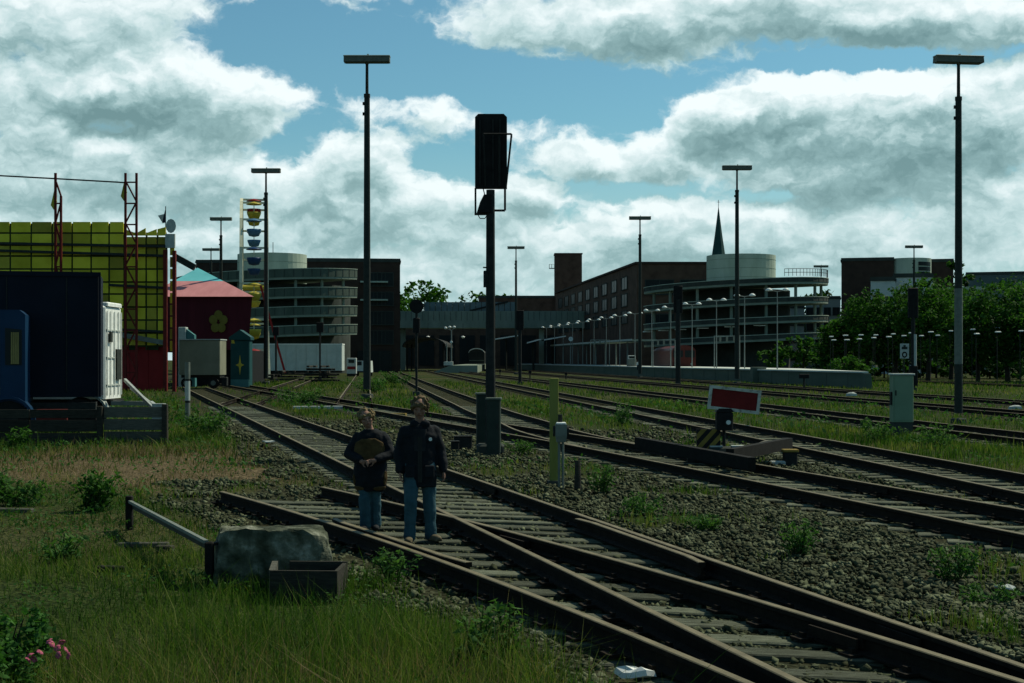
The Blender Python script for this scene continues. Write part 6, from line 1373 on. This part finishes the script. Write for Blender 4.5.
def build_boys():
    V = Vector
    # taller boy: dark jacket, blue jeans, head bowed, mid-stride
    g = gp(419.5, 541); t = thing('person', 'taller boy in an open dark jacket and blue jeans, walking along the track', 'person', (g.x, g.y, 0), .1)
    hipL, hipR = V((-.085, .0, .82)), V((.085, .0, .82)); knL, knR = V((-.10, -.10, .45)), V((.11, .02, .45)); anL, anR = V((-.11, -.06, .075)), V((.125, .06, .08))
    shL, shR = V((-.16, .02, 1.215)), V((.16, .02, 1.215)); elL, elR = V((-.225, .03, .99)), V((.235, .05, .98)); wrL, wrR = V((-.215, -.06, .77)), V((.265, -.02, .77))
    hq = Matrix.Rotation(.28, 3, 'X') @ Matrix.Rotation(-.12, 3, 'Z'); hc = V((0, -.035, 1.475)); hs = .115
    b = MB(); b.loft([ringz(.78, .135, .095), ringz(.9, .14, .1), ringz(1.02, .125, .09), ringz(1.18, .155, .10), ringz(1.27, .13, .085), ringz(1.30, .07, .06)])
    limb(b, [V((0, .02, 1.24)), V((0, .0, 1.33)), V((0, -.02, 1.41))], [.062, .052, .05]); head(b, hc, hs, hq)
    for h, k, a in ((hipL, knL, anL), (hipR, knR, anR)): limb(b, [h, k, a], [.082, .054, .036])
    for s, e, w, sd in ((shL, elL, wrL, -1), (shR, elR, wrR, 1)): limb(b, [s, e, w], [.05, .04, .028]); hand(b, w, w - e + V((0, .03, -.05)), V((0, -1, 0)) , .92, .55, V((-sd, 0, 0)))
    body = put('body', bake(b, .0075), 'skin', t); face_bits(body, hc, hs, hq)
    put('hair', hair(hc, hs, hq, 5), 'hair_brown', t)
    j = MB(); j.loft([ringz(.60, .185, .125, 0, .01), ringz(.72, .19, .13), ringz(.9, .18, .125), ringz(1.05, .185, .125), ringz(1.17, .205, .125), ringz(1.26, .165, .10), ringz(1.305, .085, .08)])
    for s, e, w in ((shL, elL, wrL), (shR, elR, wrR)): limb(j, [s, s.lerp(e, .5), e, e.lerp(w, .9)], [.068, .07, .064, .05])
    for k in (-1, 1): j.ell((k * .06, -.06, 1.30), (.055, .05, .045), 10, 7)
    j.ell((0, .06, 1.31), (.1, .05, .05), 10, 7)
    jk = put('jacket', bake(j, .011, .012, 7), 'jacket_navy', t)
    fl = MB()
    for k in (-1, 1): fl.bar((k * .012, -.128, .66), (k * .012, -.135, 1.16), .02, .008)
    fl.build('zip', MATS['dark_steel'], jk); MB().tube((.115, -.128, 1.13), (.115, -.118, 1.13), .02, n=10).build('badge', MATS['lamp_white'], jk)
    for k in (-1, 1): MB().bbox((k * .105, -.125, .78), (.11, .03, .13), .01).build('pocket', MATS['jacket_navy'], jk)
    sh = MB(); sh.loft([ringz(1.0, .06, .02, 0, -.118), ringz(1.24, .075, .03, 0, -.10)]); sh.build('dark_shirt', MATS['dark_cloth'], t)
    p = MB()
    for h, k, a in ((hipL, knL, anL), (hipR, knR, anR)): limb(p, [h + V((0, 0, .02)), h.lerp(k, .5), k, k.lerp(a, .6), a + V((0, 0, -.02))], [.098, .088, .074, .066, .068])
    p.ell((0, 0, .82), (.155, .115, .12), 14, 9); put('jeans', bake(p, .010, .009, 11), 'denim', t)
    s = MB(); shoe(s, anL + V((0, 0, -.075)), -.15); shoe(s, anR + V((0, 0, -.08)), .55); put('shoes', bake(s, .008, 0), 'shoe_tan', t)
    # shorter boy: dark jacket with an ochre front, hands together
    g = gp(370.5, 530); t = thing('person', 'shorter fair-haired boy in a dark jacket with an ochre front, hands held together', 'person', (g.x, g.y, 0), -.08)
    hipL, hipR = V((-.062, 0, .70)), V((.062, 0, .70)); knL, knR = V((-.06, -.06, .38)), V((.05, .03, .38)); anL, anR = V((-.055, -.03, .07)), V((.05, .07, .07))
    shL, shR = V((-.15, .02, 1.09)), V((.15, .02, 1.09)); elL, elR = V((-.25, .0, .90)), V((.24, .0, .90)); wrL, wrR = V((-.07, -.20, .82)), V((.085, -.19, .83))
    hq = Matrix.Rotation(-.22, 3, 'Y') @ Matrix.Rotation(.12, 3, 'X') @ Matrix.Rotation(.25, 3, 'Z'); hc = V((-.045, -.03, 1.315)); hs = .112
    b = MB(); b.loft([ringz(.66, .12, .09), ringz(.8, .125, .095), ringz(.92, .115, .085), ringz(1.06, .14, .09), ringz(1.15, .12, .08), ringz(1.18, .06, .055)])
    limb(b, [V((0, .02, 1.12)), V((-.01, .0, 1.19)), V((-.03, -.015, 1.25))], [.055, .046, .045]); head(b, hc, hs, hq)
    for h, k, a in ((hipL, knL, anL), (hipR, knR, anR)): limb(b, [h, k, a], [.072, .048, .034])
    for s_, e, w, sd in ((shL, elL, wrL, -1), (shR, elR, wrR, 1)): limb(b, [s_, e, w], [.044, .036, .026]); hand(b, w, V((-sd * .9, -.25, -.1)), V((0, 0, 1)), .82, .8, V((0, -.3, -1)) if sd < 0 else V((0, .4, -1)))
    body = put('body', bake(b, .0075), 'skin', t); face_bits(body, hc, hs, hq)
    put('hair', hair(hc, hs, hq, 9), 'hair_fair', t)
    def tor(z, k=1.0, ex=0.0):
        zs = [.46, .52, .62, .75, .9, 1.02, 1.1, 1.15]; rx = [.155, .185, .20, .20, .19, .185, .175, .14]; ry = [.115, .135, .145, .14, .13, .12, .11, .09]
        return ringz(z, float(np.interp(z, zs, rx)) * k + ex, float(np.interp(z, zs, ry)) * k + ex)
    j = MB(); j.loft([tor(z) for z in (.46, .52, .62, .75, .9, 1.02, 1.1, 1.15)] + [ringz(1.19, .075, .07)])
    for s_, e, w in ((shL, elL, wrL), (shR, elR, wrR)): limb(j, [s_, s_.lerp(e, .5), e, e.lerp(w, .5), e.lerp(w, .86)], [.066, .07, .07, .062, .048])
    jk = put('jacket', bake(j, .011, .012, 8), 'jacket_navy', t)
    def front(name, z0, z1, a0, a1, m, ex=.016, n=14, zs=7):
        mb = MB(); rows = []
        for i in range(zs):
            z = z0 + (z1 - z0) * i / (zs - 1); f = (1 - abs(2 * i / (zs - 1) - 1) ** 3.5 * .6); am, aw = (a0 + a1) / 2, (a1 - a0) / 2; r = tor(z, 1.0, ex); rx = max(p[0] for p in r); ry = max(p[1] for p in r); rows.append([(rx * math.cos(a), ry * math.sin(a), z) for a in np.linspace(am - aw * f, am + aw * f, n)] + [((rx - .03) * math.cos(a), (ry - .03) * math.sin(a), z) for a in np.linspace(am + aw * f, am - aw * f, n)])
        return put(name, bake(mb.loft(rows), .009, .004, 14, 6), m, jk)
    front('ochre_front', .81, 1.08, math.pi * 1.12, math.pi * 1.88, 'cloth_ochre'); front('ochre_hem', .47, .525, math.pi * 1.02, math.pi * 1.40, 'cloth_ochre', .014); front('ochre_hem', .47, .525, math.pi * 1.60, math.pi * 1.98, 'cloth_ochre', .014)
    front('ochre_side', .53, .70, math.pi * 1.82, math.pi * 1.95, 'cloth_ochre', .013); front('ochre_side', .53, .66, math.pi * 1.05, math.pi * 1.16, 'cloth_ochre', .013)
    p = MB()
    for h, k, a in ((hipL, knL, anL), (hipR, knR, anR)): limb(p, [h, h.lerp(k, .5), k, k.lerp(a, .6), a + V((0, 0, -.02))], [.085, .076, .068, .066, .066])
    p.ell((0, 0, .70), (.13, .10, .1), 14, 9); put('jeans', bake(p, .010, .009, 12), 'denim', t)
    s = MB(); shoe(s, anL + V((0, 0, -.07)), -.1, .88); shoe(s, anR + V((0, 0, -.07)), .2, .88); put('shoes', bake(s, .008, 0), 'dark_cloth', t)
mat('jacket_navy', [(.005, .007, .009), (.012, .015, .018)], 9, .85, bump=.3, bscale=30)
mat('denim', [(.018, .052, .066), (.04, .09, .108)], 7, .9, bump=.3, bscale=60)
mat('cloth_ochre', [(.040, .027, .011), (.085, .056, .022)], 12, .9, bump=.2)
mat('shoe_tan', [(.07, .06, .035), (.13, .11, .07)], 14, .8)
mat('hair_brown', [(.05, .035, .018), (.15, .11, .055)], 26, .7, bump=.5, stretch=(2, 2, .6))
mat('hair_fair', [(.07, .05, .022), (.21, .16, .075)], 26, .7, bump=.5, stretch=(2, 2, .6))
mat('eye_dark', [(.02, .018, .015), (.03, .025, .02)], 5, .3)
mat('lip', [(.12, .05, .04), (.16, .07, .055)], 5, .6)
build_boys()
